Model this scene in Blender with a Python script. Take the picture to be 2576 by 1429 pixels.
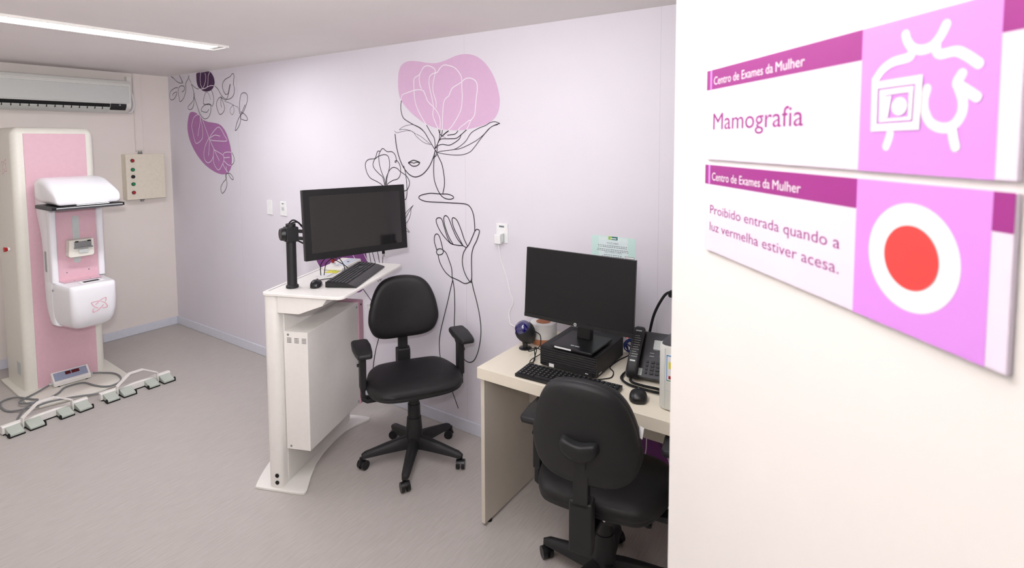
import bpy, bmesh, math, random
from mathutils import Vector, Matrix

for o in list(bpy.data.objects):
    bpy.data.objects.remove(o)
random.seed(4)
S = bpy.context.scene
COL = S.collection
PI = math.pi
V = Vector

# ---------------------------------------------------------------- camera
CAM_H = 1.75
cam = bpy.data.cameras.new('camera')
camo = bpy.data.objects.new('camera', cam)
COL.objects.link(camo)
_yaw, _pitch, _roll = math.radians(33.95), math.radians(3.74), math.radians(-0.2)
camo.matrix_world = (Matrix.Translation((0, 0, CAM_H)) @ Matrix.Rotation(_yaw, 4, 'Z')
                     @ Matrix.Rotation(PI / 2 - _pitch, 4, 'X') @ Matrix.Rotation(_roll, 4, 'Z'))
cam.sensor_width = 36.0
cam.sensor_fit = 'HORIZONTAL'
cam.lens = 1372.0 / 2576 * 36.0
cam.shift_y = (443.5 - 714.5) / 2576.0
cam.clip_start = 0.02
cam.dof.use_dof = True
cam.dof.focus_distance = 2.9
cam.dof.aperture_fstop = 8.0
S.camera = camo

# ---------------------------------------------------------------- light and exposure
W = bpy.data.worlds.new('world')
S.world = W
W.use_nodes = True
W.node_tree.nodes['Background'].inputs[0].default_value = (1.0, 1.0, 1.0, 1)
W.node_tree.nodes['Background'].inputs[1].default_value = 0.15
# photographer's flash held above the camera and bounced off the ceiling
FL = bpy.data.lights.new('bounced_flash', 'AREA')
FL.shape = 'DISK'
FL.size = 0.10
FL.energy = 37.0
FL.spread = math.radians(130)
FL.color = (1.0, 0.985, 1.0)
flo = bpy.data.objects.new('bounced_flash', FL)
COL.objects.link(flo)
flo.location = (-0.12, 0.02, 1.92)
flo.rotation_euler = Vector((-0.86, 0.42, 0.42)).to_track_quat('-Z', 'Y').to_euler()
LAMP_ROOM = 35.0          # glow of the recessed strips in the room
FILL_DESK = 20.0          # glow of the unseen strip added to even out the room light
FILL_HALL = 3.0          # glow of the unseen corridor lamp added to brighten the door
S.view_settings.view_transform = 'Standard'
S.view_settings.look = 'None'
S.view_settings.exposure = 0.1
S.view_settings.gamma = 1.0
S.view_settings.use_curve_mapping = False

# ---------------------------------------------------------------- materials
def srgb(c):
    return tuple(((v / 255.0) / 12.92 if v / 255.0 <= 0.04045 else ((v / 255.0 + 0.055) / 1.055) ** 2.4) for v in c)

MATS = {}
def mat(name, rgb, rough=0.5, metal=0.0, spec=0.5, var=0.03, vscale=40.0, bump=0.0, bscale=300.0, coat=0.0):
    if name in MATS:
        return MATS[name]
    m = bpy.data.materials.new(name)
    m.use_nodes = True
    nt = m.node_tree
    b = nt.nodes['Principled BSDF']
    c = srgb(rgb)
    tc = nt.nodes.new('ShaderNodeTexCoord')
    n = nt.nodes.new('ShaderNodeTexNoise')
    n.inputs['Scale'].default_value = vscale
    n.inputs['Detail'].default_value = 3
    nt.links.new(tc.outputs['Object'], n.inputs['Vector'])
    r = nt.nodes.new('ShaderNodeValToRGB')
    r.color_ramp.elements[0].position = 0.3
    r.color_ramp.elements[1].position = 0.7
    r.color_ramp.elements[0].color = tuple(max(0, v * (1 - var)) for v in c) + (1,)
    r.color_ramp.elements[1].color = tuple(min(1, v * (1 + var)) for v in c) + (1,)
    nt.links.new(n.outputs['Fac'], r.inputs['Fac'])
    nt.links.new(r.outputs['Color'], b.inputs['Base Color'])
    b.inputs['Roughness'].default_value = rough
    b.inputs['Metallic'].default_value = metal
    b.inputs['Specular IOR Level'].default_value = spec
    b.inputs['Coat Weight'].default_value = coat
    if bump:
        n2 = nt.nodes.new('ShaderNodeTexNoise')
        n2.inputs['Scale'].default_value = bscale
        nt.links.new(tc.outputs['Object'], n2.inputs['Vector'])
        bp = nt.nodes.new('ShaderNodeBump')
        bp.inputs['Strength'].default_value = bump
        bp.inputs['Distance'].default_value = 0.002
        nt.links.new(n2.outputs['Fac'], bp.inputs['Height'])
        nt.links.new(bp.outputs['Normal'], b.inputs['Normal'])
    MATS[name] = m
    return m

def emit(name, rgb, strength):
    m = bpy.data.materials.new(name)
    m.use_nodes = True
    b = m.node_tree.nodes['Principled BSDF']
    c = srgb(rgb)
    b.inputs['Base Color'].default_value = c + (1,)
    b.inputs['Emission Color'].default_value = c + (1,)
    b.inputs['Emission Strength'].default_value = strength
    return m

def floor_mat():
    m = bpy.data.materials.new('vinyl floor')
    m.use_nodes = True
    nt = m.node_tree
    b = nt.nodes['Principled BSDF']
    tc = nt.nodes.new('ShaderNodeTexCoord')
    mp = nt.nodes.new('ShaderNodeMapping')
    mp.inputs['Rotation'].default_value = (0, 0, math.radians(25))
    mp.inputs['Scale'].default_value = (46, 3.2, 1)
    nt.links.new(tc.outputs['Object'], mp.inputs['Vector'])
    n = nt.nodes.new('ShaderNodeTexNoise')
    n.inputs['Scale'].default_value = 3.2
    n.inputs['Detail'].default_value = 6
    n.inputs['Roughness'].default_value = 0.65
    nt.links.new(mp.outputs['Vector'], n.inputs['Vector'])
    r = nt.nodes.new('ShaderNodeValToRGB')
    r.color_ramp.elements[0].position = 0.33
    r.color_ramp.elements[1].position = 0.66
    r.color_ramp.elements[0].color = srgb((178, 172, 167)) + (1,)
    r.color_ramp.elements[1].color = srgb((193, 187, 182)) + (1,)
    nt.links.new(n.outputs['Fac'], r.inputs['Fac'])
    nt.links.new(r.outputs['Color'], b.inputs['Base Color'])
    b.inputs['Roughness'].default_value = 0.42
    b.inputs['Specular IOR Level'].default_value = 0.4
    return m

M_floor = floor_mat()
M_mural = mat('lilac wallpaper', (226, 222, 230), 0.7, var=0.012, vscale=3)
M_cream = mat('cream wall paint', (238, 230, 224), 0.75, var=0.015, vscale=4)
M_ceil = mat('ceiling paint', (236, 231, 229), 0.8, var=0.01, vscale=4)
M_hall = mat('corridor paint', (236, 232, 226), 0.75, var=0.01, vscale=4)
M_base = mat('pale skirting vinyl', (220, 222, 232), 0.5)
M_door = mat('white door laminate', (234, 230, 226), 0.5, var=0.01, vscale=5)
M_white = mat('white powder coat', (238, 235, 230), 0.42, var=0.012)
M_ivory = mat('ivory powder coat', (232, 230, 219), 0.4, var=0.012)
M_gloss = mat('glossy white shell', (240, 240, 244), 0.22, var=0.006, coat=0.2)
M_pink = mat('pink panel', (222, 182, 193), 0.55, var=0.02, bump=0.15)
M_pinkd = mat('pink paint', (220, 174, 190), 0.5, var=0.02)
M_logo = mat('pink print', (226, 176, 186), 0.5)
M_black = mat('black plastic', (27, 27, 29), 0.55, var=0.06, bump=0.1, bscale=500)
M_blackg = mat('satin black plastic', (20, 20, 22), 0.35, var=0.05)
M_leather = mat('black leatherette', (21, 20, 22), 0.52, var=0.1, bump=0.25, bscale=420)
M_dgrey = mat('dark grey plastic', (62, 62, 66), 0.5)
M_key = mat('keyboard key plastic', (31, 31, 33), 0.5)
M_lgrey = mat('light grey plastic', (196, 202, 200), 0.45)
M_pedal = mat('grey green pedal cover', (186, 194, 184), 0.5, var=0.02)
M_grey = mat('grey metal', (150, 152, 152), 0.35, metal=0.6)
M_cable = mat('grey cable', (122, 124, 126), 0.5)
M_wood = mat('cream laminate', (232, 224, 206), 0.5, var=0.015, vscale=12)
M_woodin = mat('cream laminate panel', (219, 211, 198), 0.55, var=0.015, vscale=12)
M_screen = mat('dark screen glass', (22, 22, 24), 0.07, spec=1.0, coat=0.7)
M_screenm = mat('matte dark screen', (17, 17, 19), 0.45, spec=0.4)
M_red = mat('red plastic', (176, 26, 30), 0.35)
M_green = mat('green plastic', (24, 138, 84), 0.35)
M_steel = mat('bright steel', (190, 190, 192), 0.25, metal=1.0)
M_led = mat('dark red display', (86, 14, 18), 0.3)
M_blue = mat('grey blue label', (150, 160, 184), 0.5)
M_navy = mat('blue scanner window', (20, 16, 90), 0.06, spec=0.9, coat=1.0)
M_bluec = mat('blue network cable', (38, 60, 130), 0.5)
M_brown = mat('brown cardboard', (178, 116, 82), 0.8)
M_roll = mat('white label roll', (232, 230, 228), 0.8)
M_yellow = mat('yellow paper', (226, 218, 70), 0.8)
M_mint = mat('mint card', (208, 236, 230), 0.5, var=0.02, vscale=6)
M_teal = mat('teal print', (38, 112, 110), 0.5)
M_lime = mat('lime print', (160, 200, 90), 0.5)
M_paper = mat('white paper', (240, 240, 240), 0.6)
M_ink = mat('grey ink', (120, 130, 136), 0.6)
M_sign = mat('pale lilac sign print', (228, 218, 234), 0.35, var=0.005)
M_signd = mat('magenta sign print', (148, 46, 128), 0.35, var=0.01)
M_signl = mat('orchid sign print', (208, 138, 222), 0.35, var=0.01)
M_signw = mat('white sign print', (238, 236, 240), 0.35, var=0.005)
M_signr = mat('red sign print', (224, 66, 64), 0.35, var=0.01)
M_acpan = mat('air conditioner panel', (206, 210, 206), 0.35, var=0.01)
M_acbody = mat('air conditioner shell', (222, 223, 217), 0.45, var=0.01)
M_void = mat('black recess', (8, 8, 9), 0.8)
M_boxc = mat('cream steel box', (232, 224, 206), 0.45)
M_lilac = mat('lilac print', (216, 180, 211), 0.7, var=0.012)
M_purple = mat('purple print', (120, 60, 126), 0.7)
M_plum = mat('plum print', (76, 42, 82), 0.7)
M_mauve = mat('mauve print', (176, 118, 174), 0.7)
M_line = mat('black print', (46, 42, 46), 0.7)
M_wline = mat('pale print', (238, 230, 238), 0.7)
E_room = emit('room lamp diffuser', (250, 251, 255), LAMP_ROOM)
E_deskfill = emit('desk side fill diffuser', (250, 251, 255), FILL_DESK)
E_hallfill = emit('corridor fill diffuser', (252, 250, 250), FILL_HALL)
E_led = emit('red standby light', (255, 60, 40), 3.0)
E_disp = emit('temperature display', (200, 205, 210), 0.6)

# ---------------------------------------------------------------- mesh helpers
def box(bm, x0, x1, y0, y1, z0, z1, mi=0):
    vs = [bm.verts.new(p) for p in ((x0, y0, z0), (x1, y0, z0), (x1, y1, z0), (x0, y1, z0),
                                    (x0, y0, z1), (x1, y0, z1), (x1, y1, z1), (x0, y1, z1))]
    for f in ((0, 3, 2, 1), (4, 5, 6, 7), (0, 1, 5, 4), (1, 2, 6, 5), (2, 3, 7, 6), (3, 0, 4, 7)):
        bm.faces.new([vs[i] for i in f]).material_index = mi
    return vs

def loft(bm, rings, cap=True, closed=False, mi=0):
    R = [[bm.verts.new(p) for p in r] for r in rings]
    n = len(R[0])
    m = len(R)
    for i in range(m if closed else m - 1):
        a, b = R[i], R[(i + 1) % m]
        for k in range(n):
            bm.faces.new((a[k], a[(k + 1) % n], b[(k + 1) % n], b[k])).material_index = mi
    if cap and not closed:
        bm.faces.new(R[0][::-1]).material_index = mi
        bm.faces.new(R[-1]).material_index = mi
    return R

def prism(bm, pts, axis, a, b, mi=0):
    """polygon of 2D points extruded along axis ('x','y','z') from a to b"""
    def P(p, t):
        return {'x': (t, p[0], p[1]), 'y': (p[0], t, p[1]), 'z': (p[0], p[1], t)}[axis]
    return loft(bm, [[P(p, a) for p in pts], [P(p, b) for p in pts]], mi=mi)

def cyl(bm, c, axis, r0, r1, h, n=24, mi=0):
    c = V(c)
    ax = {'x': V((1, 0, 0)), 'y': V((0, 1, 0)), 'z': V((0, 0, 1))}[axis] if isinstance(axis, str) else V(axis).normalized()
    u = ax.orthogonal().normalized()
    w = ax.cross(u)
    ring = lambda o, r: [o + u * (r * math.cos(2 * PI * k / n)) + w * (r * math.sin(2 * PI * k / n)) for k in range(n)]
    return loft(bm, [ring(c, r0), ring(c + ax * h, r1)], mi=mi)

def lathe(bm, prof, n=28, c=(0, 0, 0), mi=0):
    c = V(c)
    rings = [[c + V((max(r, 1e-4) * math.cos(2 * PI * k / n), max(r, 1e-4) * math.sin(2 * PI * k / n), z)) for k in range(n)] for r, z in prof]
    return loft(bm, rings, mi=mi)

def smooth(pts, seg=6, closed=False):
    P = [V(p) for p in pts]
    n = len(P)
    if n < 3:
        return P
    out = []
    for i in range(n if closed else n - 1):
        if closed:
            p0, p1, p2, p3 = P[(i - 1) % n], P[i], P[(i + 1) % n], P[(i + 2) % n]
        else:
            p1, p2 = P[i], P[i + 1]
            p0 = P[i - 1] if i else p1 * 2 - p2
            p3 = P[i + 2] if i + 2 < n else p2 * 2 - p1
        for k in range(seg):
            t = k / seg
            out.append(0.5 * ((2 * p1) + (p2 - p0) * t + (2 * p0 - 5 * p1 + 4 * p2 - p3) * t * t + (3 * p1 - p0 - 3 * p2 + p3) * t ** 3))
    if not closed:
        out.append(P[-1])
    return out

def tube(bm, pts, r, n=8, mi=0, seg=6):
    P = smooth(pts, seg) if seg > 1 else [V(p) for p in pts]
    t0 = (P[1] - P[0]).normalized()
    u = t0.orthogonal().normalized()
    rings = []
    for i, p in enumerate(P):
        t = (P[min(i + 1, len(P) - 1)] - P[max(i - 1, 0)]).normalized()
        u = (u - t * u.dot(t)).normalized()
        w = t.cross(u)
        rings.append([p + u * (r * math.cos(2 * PI * k / n)) + w * (r * math.sin(2 * PI * k / n)) for k in range(n)])
    loft(bm, rings, mi=mi)

def rrect(w, h, r, n=5, cx=0.0, cy=0.0):
    pts = []
    for sx, sy, a0 in ((1, 1, 0), (-1, 1, 90), (-1, -1, 180), (1, -1, 270)):
        for k in range(n + 1):
            a = math.radians(a0 + 90 * k / n)
            pts.append((cx + sx * (w / 2 - r) + r * math.cos(a), cy + sy * (h / 2 - r) + r * math.sin(a)))
    return pts

def ribbon(bm, pts, w, to3, seg=5, mi=0, th=0.0):
    """flat stroke of width w along 2D points; to3 maps (u, v) to 3D"""
    P = smooth([(p[0], p[1], 0) for p in pts], seg)
    L, Rr = [], []
    for i, p in enumerate(P):
        t = (P[min(i + 1, len(P) - 1)] - P[max(i - 1, 0)])
        t = t.normalized() if t.length > 1e-9 else V((1, 0, 0))
        nrm = V((-t.y, t.x, 0)) * (w / 2)
        a, b = p + nrm, p - nrm
        L.append(bm.verts.new(to3(a.x, a.y)))
        Rr.append(bm.verts.new(to3(b.x, b.y)))
    for i in range(len(P) - 1):
        bm.faces.new((L[i], L[i + 1], Rr[i + 1], Rr[i])).material_index = mi

def mesh(name, bm, m, parent=None, bevel=0.0, bseg=2, sub=0, angle=38, loc=None, rot=None, fix=True):
    if fix:
        bmesh.ops.recalc_face_normals(bm, faces=bm.faces)
    lim = math.radians(angle)
    for f in bm.faces:
        f.smooth = True
    for e in bm.edges:
        if len(e.link_faces) == 2 and e.calc_face_angle(0) > lim:
            e.smooth = False
    me = bpy.data.meshes.new(name)
    bm.to_mesh(me)
    bm.free()
    o = bpy.data.objects.new(name, me)
    COL.objects.link(o)
    for x in (m if isinstance(m, (list, tuple)) else [m]):
        me.materials.append(x)
    if parent is not None:
        o.parent = parent
    if loc is not None:
        o.location = loc
    if rot is not None:
        o.rotation_euler = rot
    if bevel:
        b = o.modifiers.new('bevel', 'BEVEL')
        b.width = bevel
        b.segments = bseg
        b.limit_method = 'ANGLE'
        b.angle_limit = math.radians(30)
        b.harden_normals = True
    if sub:
        s = o.modifiers.new('sub', 'SUBSURF')
        s.levels = sub
        s.render_levels = sub
    return o

def text_mesh(name, s, size, m, parent, mw, width=None, bold=0.0, align='LEFT', xs=1.0):
    """flat lettering turned into a mesh; mw places it (letters in local xy)"""
    cu = bpy.data.curves.new(name, 'FONT')
    cu.body = s
    cu.size = size
    cu.offset = bold
    cu.align_x = align
    cu.resolution_u = 3
    o = bpy.data.objects.new(name, cu)
    COL.objects.link(o)
    bpy.context.view_layer.update()
    me = bpy.data.meshes.new_from_object(o)
    bpy.data.objects.remove(o)
    if width:
        xsv = [v.co.x for v in me.vertices]
        k = width / (max(xsv) - min(xsv))
        for v in me.vertices:
            v.co.x *= k
    me.transform(mw)
    me.materials.clear()
    me.materials.append(m)
    ob = bpy.data.objects.new(name, me)
    COL.objects.link(ob)
    ob.parent = parent
    return ob

def thing(name, label, cat, loc=(0, 0, 0), rz=0.0, group=None):
    o = bpy.data.objects.new(name, None)
    o.empty_display_size = 0.1
    COL.objects.link(o)
    o.location = loc
    o.rotation_euler = (0, 0, rz)
    return tag(o, label, cat, group)

def tag(o, label, cat, group=None):
    o['label'] = label
    o['category'] = cat
    if group:
        o['group'] = group
    return o

def struct(o):
    o['kind'] = 'structure'
    return o

def to_local(t):
    return (Matrix.Translation(t.location) @ Matrix.Rotation(t.rotation_euler[2], 4, 'Z')).inverted()

def B():
    return bmesh.new()
MURAL_BLOBS = [
    ('fig', 'lilac', '-2540,2123 -2533,2184 -2505,2227 -2446,2245 -2364,2237 -2283,2221 -2214,2215 -2137,2227 -2062,2245 -1994,2248 -1927,2233 -1867,2197 -1816,2142 -1779,2075 -1758,2007 -1754,1960 -1767,1906 -1801,1866 -1861,1840 -1949,1822 -2040,1812 -2134,1815 -2231,1829 -2310,1855 -2371,1887 -2432,1927 -2484,1971 -2521,2014 -2538,2069'),
    ('low', 'purple', '-3568,1200 -3563,1155 -3540,1097 -3481,952 -3391,843 -3213,756 -3052,707 -2979,702 -2927,720 -2900,766 -2862,909 -2870,977 -2894,1113 -2983,1209 -3193,1271 -3420,1263 -3528,1233'),
    ('cor', 'plum', '-5028,2355 -5040,2326 -5036,2273 -5010,2231 -4952,2202 -4893,2186 -4818,2189 -4767,2209 -4739,2246 -4744,2289 -4774,2329 -4821,2355 -4921,2355'),
    ('cor', 'mauve', '-5234,1896 -5215,1959 -5188,2004 -5151,2018 -5089,2012 -5012,1981 -4955,1944 -4872,1923 -4772,1912 -4692,1899 -4630,1868 -4578,1817 -4537,1741 -4518,1674 -4512,1598 -4524,1539 -4561,1496 -4626,1472 -4723,1474 -4836,1501 -4952,1547 -5051,1607 -5134,1678 -5200,1760 -5230,1833'),
    ('dsk', 'purple', '-933,301 -926,380 -867,456 -771,483 -678,452 -640,350 -654,155 -707,90 -763,90 -841,90 -892,90 -927,178'),
]
MURAL_LINES = [
    ('fig', 'white', 6.0, '-2516,2005 -2511,2029 -2499,2042 -2461,2051 -2401,2063 -2357,2064 -2326,2056 -2307,2027 -2287,1989 -2243,1954 -2214,1924 -2195,1890 -2191,1861 -2194,1819'),
    ('fig', 'white', 6.0, '-2302,1848 -2340,1894 -2379,1955 -2397,2009 -2402,2069 -2402,2125 -2391,2141 -2365,2151 -2350,2162 -2324,2194 -2293,2205 -2259,2197 -2232,2182 -2225,2165 -2231,2140 -2244,2097 -2245,2050 -2232,2012 -2222,1983 -2222,1950'),
    ('fig', 'white', 6.0, '-2350,2162 -2357,2134 -2351,2092 -2338,2069'),
    ('fig', 'white', 6.0, '-2206,1821 -2230,1862 -2249,1906 -2244,1958 -2257,2017 -2274,2077 -2277,2114 -2270,2139 -2245,2154 -2210,2160 -2186,2184 -2157,2198 -2114,2191 -2073,2175 -2041,2145 -2023,2112 -2022,2055 -2019,2006 -2029,1936 -2058,1887 -2096,1841 -2129,1813'),
    ('fig', 'white', 6.0, '-2175,1817 -2173,1875 -2165,1962 -2150,1998 -2122,2016 -2107,2042 -2088,2063 -2032,2086 -2000,2105 -1969,2110 -1933,2099 -1913,2077 -1909,2042 -1916,2001 -1923,1946 -1931,1897 -1958,1866 -1976,1835 -1990,1814'),
    ('fig', 'white', 6.0, '-1958,1866 -1971,1867 -1999,1850 -2031,1833 -2054,1812'),
    ('fig', 'black', 5.1, '-2513,2005 -2519,1968 -2515,1930 -2497,1894 -2454,1870 -2408,1850 -2361,1831 -2321,1804 -2291,1766 -2260,1727 -2233,1692'),
    ('fig', 'black', 5.1, '-2302,1846 -2271,1803 -2241,1766 -2235,1722 -2238,1699'),
    ('fig', 'black', 5.1, '-2206,1819 -2197,1795 -2178,1777'),
    ('fig', 'black', 5.1, '-2194,1817 -2199,1766 -2215,1729 -2221,1670'),
    ('fig', 'black', 5.1, '-2175,1815 -2183,1780 -2204,1747 -2233,1707'),
    ('fig', 'black', 5.1, '-2054,1809 -2078,1790 -2137,1783'),
    ('fig', 'black', 5.1, '-1990,1814 -2031,1786 -2069,1765 -2125,1762 -2188,1760 -2212,1736'),
    ('fig', 'black', 5.1, '-2031,1788 -2045,1761 -2088,1736 -2126,1724 -2174,1729 -2208,1722 -2233,1703'),
    ('fig', 'black', 7.4, '-2126,1810 -2153,1795 -2178,1777'),
    ('fig', 'black', 2.4, '-2536,1823 -2498,1841 -2444,1851 -2402,1849 -2341,1823 -2296,1774 -2260,1727'),
    ('fig', 'black', 2.4, '-2580,1815 -2558,1803 -2509,1810 -2456,1815 -2414,1805 -2388,1778 -2342,1748 -2302,1733 -2260,1727'),
    ('fig', 'black', 2.4, '-2388,1793 -2352,1778 -2312,1755 -2272,1729'),
    ('fig', 'black', 2.4, '-2536,1820 -2488,1823 -2435,1813 -2393,1793'),
    ('fig', 'black', 2.4, '-2178,1779 -2149,1767'),
    ('fig', 'black', 3.9, '-1753,1845 -1784,1855 -1818,1852 -1853,1836 -1905,1820 -1959,1793 -1995,1750 -2041,1718 -2088,1699 -2155,1691 -2213,1681 -2249,1641'),
    ('fig', 'black', 3.9, '-1753,1845 -1784,1839 -1827,1819 -1866,1785 -1914,1754 -1977,1726 -2042,1704 -2088,1699'),
    ('fig', 'black', 3.9, '-1766,1840 -1810,1829 -1849,1798 -1892,1757 -1928,1719 -1964,1687 -2014,1670 -2070,1666 -2136,1669 -2194,1676 -2223,1681'),
    ('fig', 'black', 3.9, '-2249,1643 -2214,1670'),
    ('fig', 'black', 6.4, '-2575,1795 -2566,1729 -2546,1658 -2514,1596 -2472,1551 -2430,1529 -2388,1527 -2336,1547 -2284,1594 -2248,1655 -2233,1696'),
    ('fig', 'black', 6.4, '-2463,1613 -2439,1623 -2420,1629 -2402,1628 -2386,1624 -2363,1615 -2387,1596 -2423,1593 -2444,1602 -2463,1613'),
    ('fig', 'black', 5.1, '-2455,1613 -2428,1615 -2413,1611 -2392,1618 -2366,1615'),
    ('fig', 'black', 5.1, '-2502,1593 -2488,1550 -2479,1489 -2477,1419 -2487,1383 -2503,1378 -2519,1385'),
    ('fig', 'black', 5.1, '-2674,1463 -2678,1497 -2711,1560 -2727,1616 -2728,1656 -2713,1684 -2690,1702 -2667,1690 -2645,1681 -2606,1681 -2578,1662 -2566,1627 -2573,1612 -2580,1619 -2563,1625 -2541,1604 -2531,1577 -2535,1533 -2560,1507 -2605,1495 -2651,1470 -2663,1441'),
    ('fig', 'black', 5.1, '-2713,1684 -2739,1682 -2755,1652 -2767,1635 -2821,1629 -2851,1614 -2861,1585 -2847,1540 -2813,1504 -2748,1482 -2702,1462 -2686,1440'),
    ('fig', 'black', 5.1, '-2679,1463 -2695,1512 -2729,1535 -2775,1570 -2786,1599 -2767,1631 -2726,1652 -2674,1662 -2640,1649 -2629,1602 -2639,1554 -2661,1513 -2668,1463 -2672,1417'),
    ('fig', 'black', 5.1, '-2661,1464 -2655,1514 -2637,1554 -2603,1579 -2564,1576 -2535,1557 -2483,1531 -2457,1501 -2456,1474 -2475,1442 -2507,1431 -2540,1423'),
    ('fig', 'black', 6.0, '-2233,1696 -2244,1647 -2249,1573 -2244,1513 -2222,1461 -2193,1422 -2159,1404 -2121,1401 -2094,1410 -2101,1422 -2140,1431 -2198,1429 -2277,1429 -2339,1418 -2372,1405 -2370,1390 -2329,1378 -2278,1376 -2199,1378 -2093,1380'),
    ('fig', 'black', 6.0, '-2233,1696 -2209,1655 -2180,1604 -2165,1531 -2165,1479 -2178,1432'),
    ('fig', 'black', 6.0, '-2108,1380 -2007,1380 -1967,1363 -1944,1319 -1937,1265 -1936,1224'),
    ('fig', 'black', 6.0, '-2102,1130 -2130,1140 -2179,1178 -2216,1222 -2234,1264 -2217,1282 -2190,1277 -2172,1236 -2148,1176 -2124,1140 -2102,1130'),
    ('fig', 'black', 6.0, '-2102,1133 -2136,1177 -2165,1241 -2172,1283 -2158,1300 -2134,1286 -2104,1227 -2069,1170 -2025,1130'),
    ('fig', 'black', 6.0, '-2025,1132 -2057,1175 -2092,1228 -2107,1274 -2097,1292 -2068,1277 -2038,1224 -2015,1170 -1990,1131'),
    ('fig', 'black', 6.0, '-2102,1130 -2058,1129 -2025,1130 -1998,1124 -1975,1151 -1951,1195 -1936,1224 -1922,1237 -1903,1233 -1905,1213 -1923,1170 -1946,1131 -1960,1083 -1962,1009 -1961,954 -1971,924 -2013,905 -2060,917 -2111,928'),
    ('fig', 'black', 6.0, '-1998,1124 -2022,1086 -2031,1038 -2023,992 -2000,948 -1968,918 -1960,945'),
    ('fig', 'black', 6.0, '-2231,1081 -2249,1128 -2248,1166 -2231,1182 -2210,1170 -2192,1124 -2183,1091'),
    ('fig', 'black', 6.0, '-2235,1071 -2224,1087 -2199,1093 -2180,1085 -2183,1067 -2206,1055 -2228,1057 -2235,1071'),
    ('fig', 'black', 6.0, '-2222,1055 -2207,1007 -2170,959 -2133,935 -2106,924'),
    ('fig', 'black', 6.0, '-2183,1089 -2156,1071 -2132,1026 -2114,980 -2111,928 -2106,915'),
    ('fig', 'black', 6.0, '-2106,915 -2128,845 -2154,754 -2187,651 -2211,568 -2221,497 -2216,424 -2198,374 -2167,302 -2123,225 -2073,125'),
    ('fig', 'black', 6.0, '-2106,915 -2095,850 -2093,745 -2098,648 -2095,562 -2077,513 -2054,465 -2018,439 -1983,433 -1947,455 -1918,514 -1900,592 -1897,667 -1907,740 -1926,811 -1949,881 -1961,926'),
    ('fig', 'black', 6.0, '-2766,416 -2799,322 -2826,202 -2836,128'),
    ('fig', 'black', 6.0, '-2911,738 -2850,686 -2753,600 -2733,518 -2766,416'),
    ('fig', 'black', 3.2, '-2424,1346 -2442,1332 -2484,1299 -2512,1262'),
    ('fig', 'black', 3.2, '-2424,1346 -2463,1301 -2506,1242'),
    ('fig', 'black', 3.2, '-2442,1332 -2450,1287 -2471,1245 -2513,1207'),
    ('fig', 'black', 3.2, '-2513,1212 -2479,1189 -2462,1171 -2507,1182'),
    ('low', 'white', 5.5, '-3267,1077 -3205,960 -3168,921 -3109,893 -3036,866'),
    ('low', 'white', 5.5, '-3092,1094 -3042,1007 -3007,962 -2962,914 -2932,880'),
    ('low', 'white', 5.5, '-2985,1132 -2927,1040 -2893,985 -2861,937'),
    ('low', 'white', 8.3, '-3419,877 -3380,833 -3335,805'),
    ('low', 'black', 4.6, '-2875,1087 -2843,1001 -2825,928 -2812,875'),
    ('low', 'black', 4.6, '-2835,1091 -2799,975 -2781,930 -2768,880'),
    ('low', 'black', 4.6, '-2786,1096 -2759,1014 -2742,935 -2732,885'),
    ('low', 'black', 4.6, '-2709,1103 -2706,1026 -2713,938 -2710,888'),
    ('low', 'black', 4.6, '-2893,985 -2869,943 -2850,921 -2831,893'),
    ('low', 'black', 4.6, '-2769,819 -2750,811'),
    ('low', 'black', 4.6, '-2750,832 -2737,820'),
    ('low', 'black', 4.6, '-2727,838 -2734,821'),
    ('cor', 'white', 7.4, '-4959,2357 -4973,2304 -4968,2251 -4942,2215'),
    ('cor', 'white', 7.4, '-4889,2346 -4878,2315 -4892,2264 -4934,2214'),
    ('cor', 'white', 7.4, '-4805,2352 -4833,2320 -4842,2269 -4865,2223 -4934,2212 -5003,2214'),
    ('cor', 'white', 7.4, '-4741,2227 -4798,2232 -4865,2223'),
    ('cor', 'black', 6.0, '-4997,2213 -5054,2225 -5113,2255 -5130,2265'),
    ('cor', 'black', 6.0, '-5130,2265 -5092,2187 -5079,2134 -5041,2061 -5002,1998 -4954,1961 -4912,1950 -4860,1963 -4824,2001 -4812,2044 -4826,2075 -4877,2077 -4946,2058 -4979,2028 -4949,2014 -4882,2007 -4846,2032'),
    ('cor', 'black', 6.0, '-5092,2187 -5100,2135 -5125,2109 -5191,2076 -5211,2054 -5176,2039 -5130,2051 -5100,2090 -5092,2152'),
    ('cor', 'black', 6.0, '-4894,2177 -4923,2135 -4938,2092 -4927,2079 -4860,2072 -4810,2068 -4786,2056 -4762,2102 -4771,2154 -4793,2189 -4833,2204 -4884,2203'),
    ('cor', 'black', 6.0, '-4741,2227 -4686,2196 -4642,2147 -4581,2111 -4519,2104 -4456,2126 -4430,2178 -4442,2228 -4430,2292 -4452,2310 -4491,2288 -4570,2269 -4612,2234 -4607,2188 -4571,2148 -4532,2150 -4513,2191 -4492,2227 -4506,2182 -4533,2134 -4566,2098 -4636,2122'),
    ('cor', 'black', 6.0, '-4635,2130 -4684,2116 -4720,2075 -4707,2023 -4667,1981 -4604,2007 -4598,2053 -4629,2105 -4640,2126'),
    ('cor', 'black', 6.0, '-4640,2126 -4650,2080 -4637,2038'),
    ('cor', 'black', 6.0, '-4354,1970 -4364,2020 -4360,2076 -4336,2132 -4291,2146 -4249,2128 -4247,2080 -4276,2033 -4316,1985 -4359,1962 -4411,1906 -4441,1842 -4398,1865 -4358,1913 -4350,1970'),
    ('cor', 'black', 6.0, '-4280,2049 -4314,2010 -4356,1946 -4291,1922 -4254,1927 -4274,1960 -4345,1994'),
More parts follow.
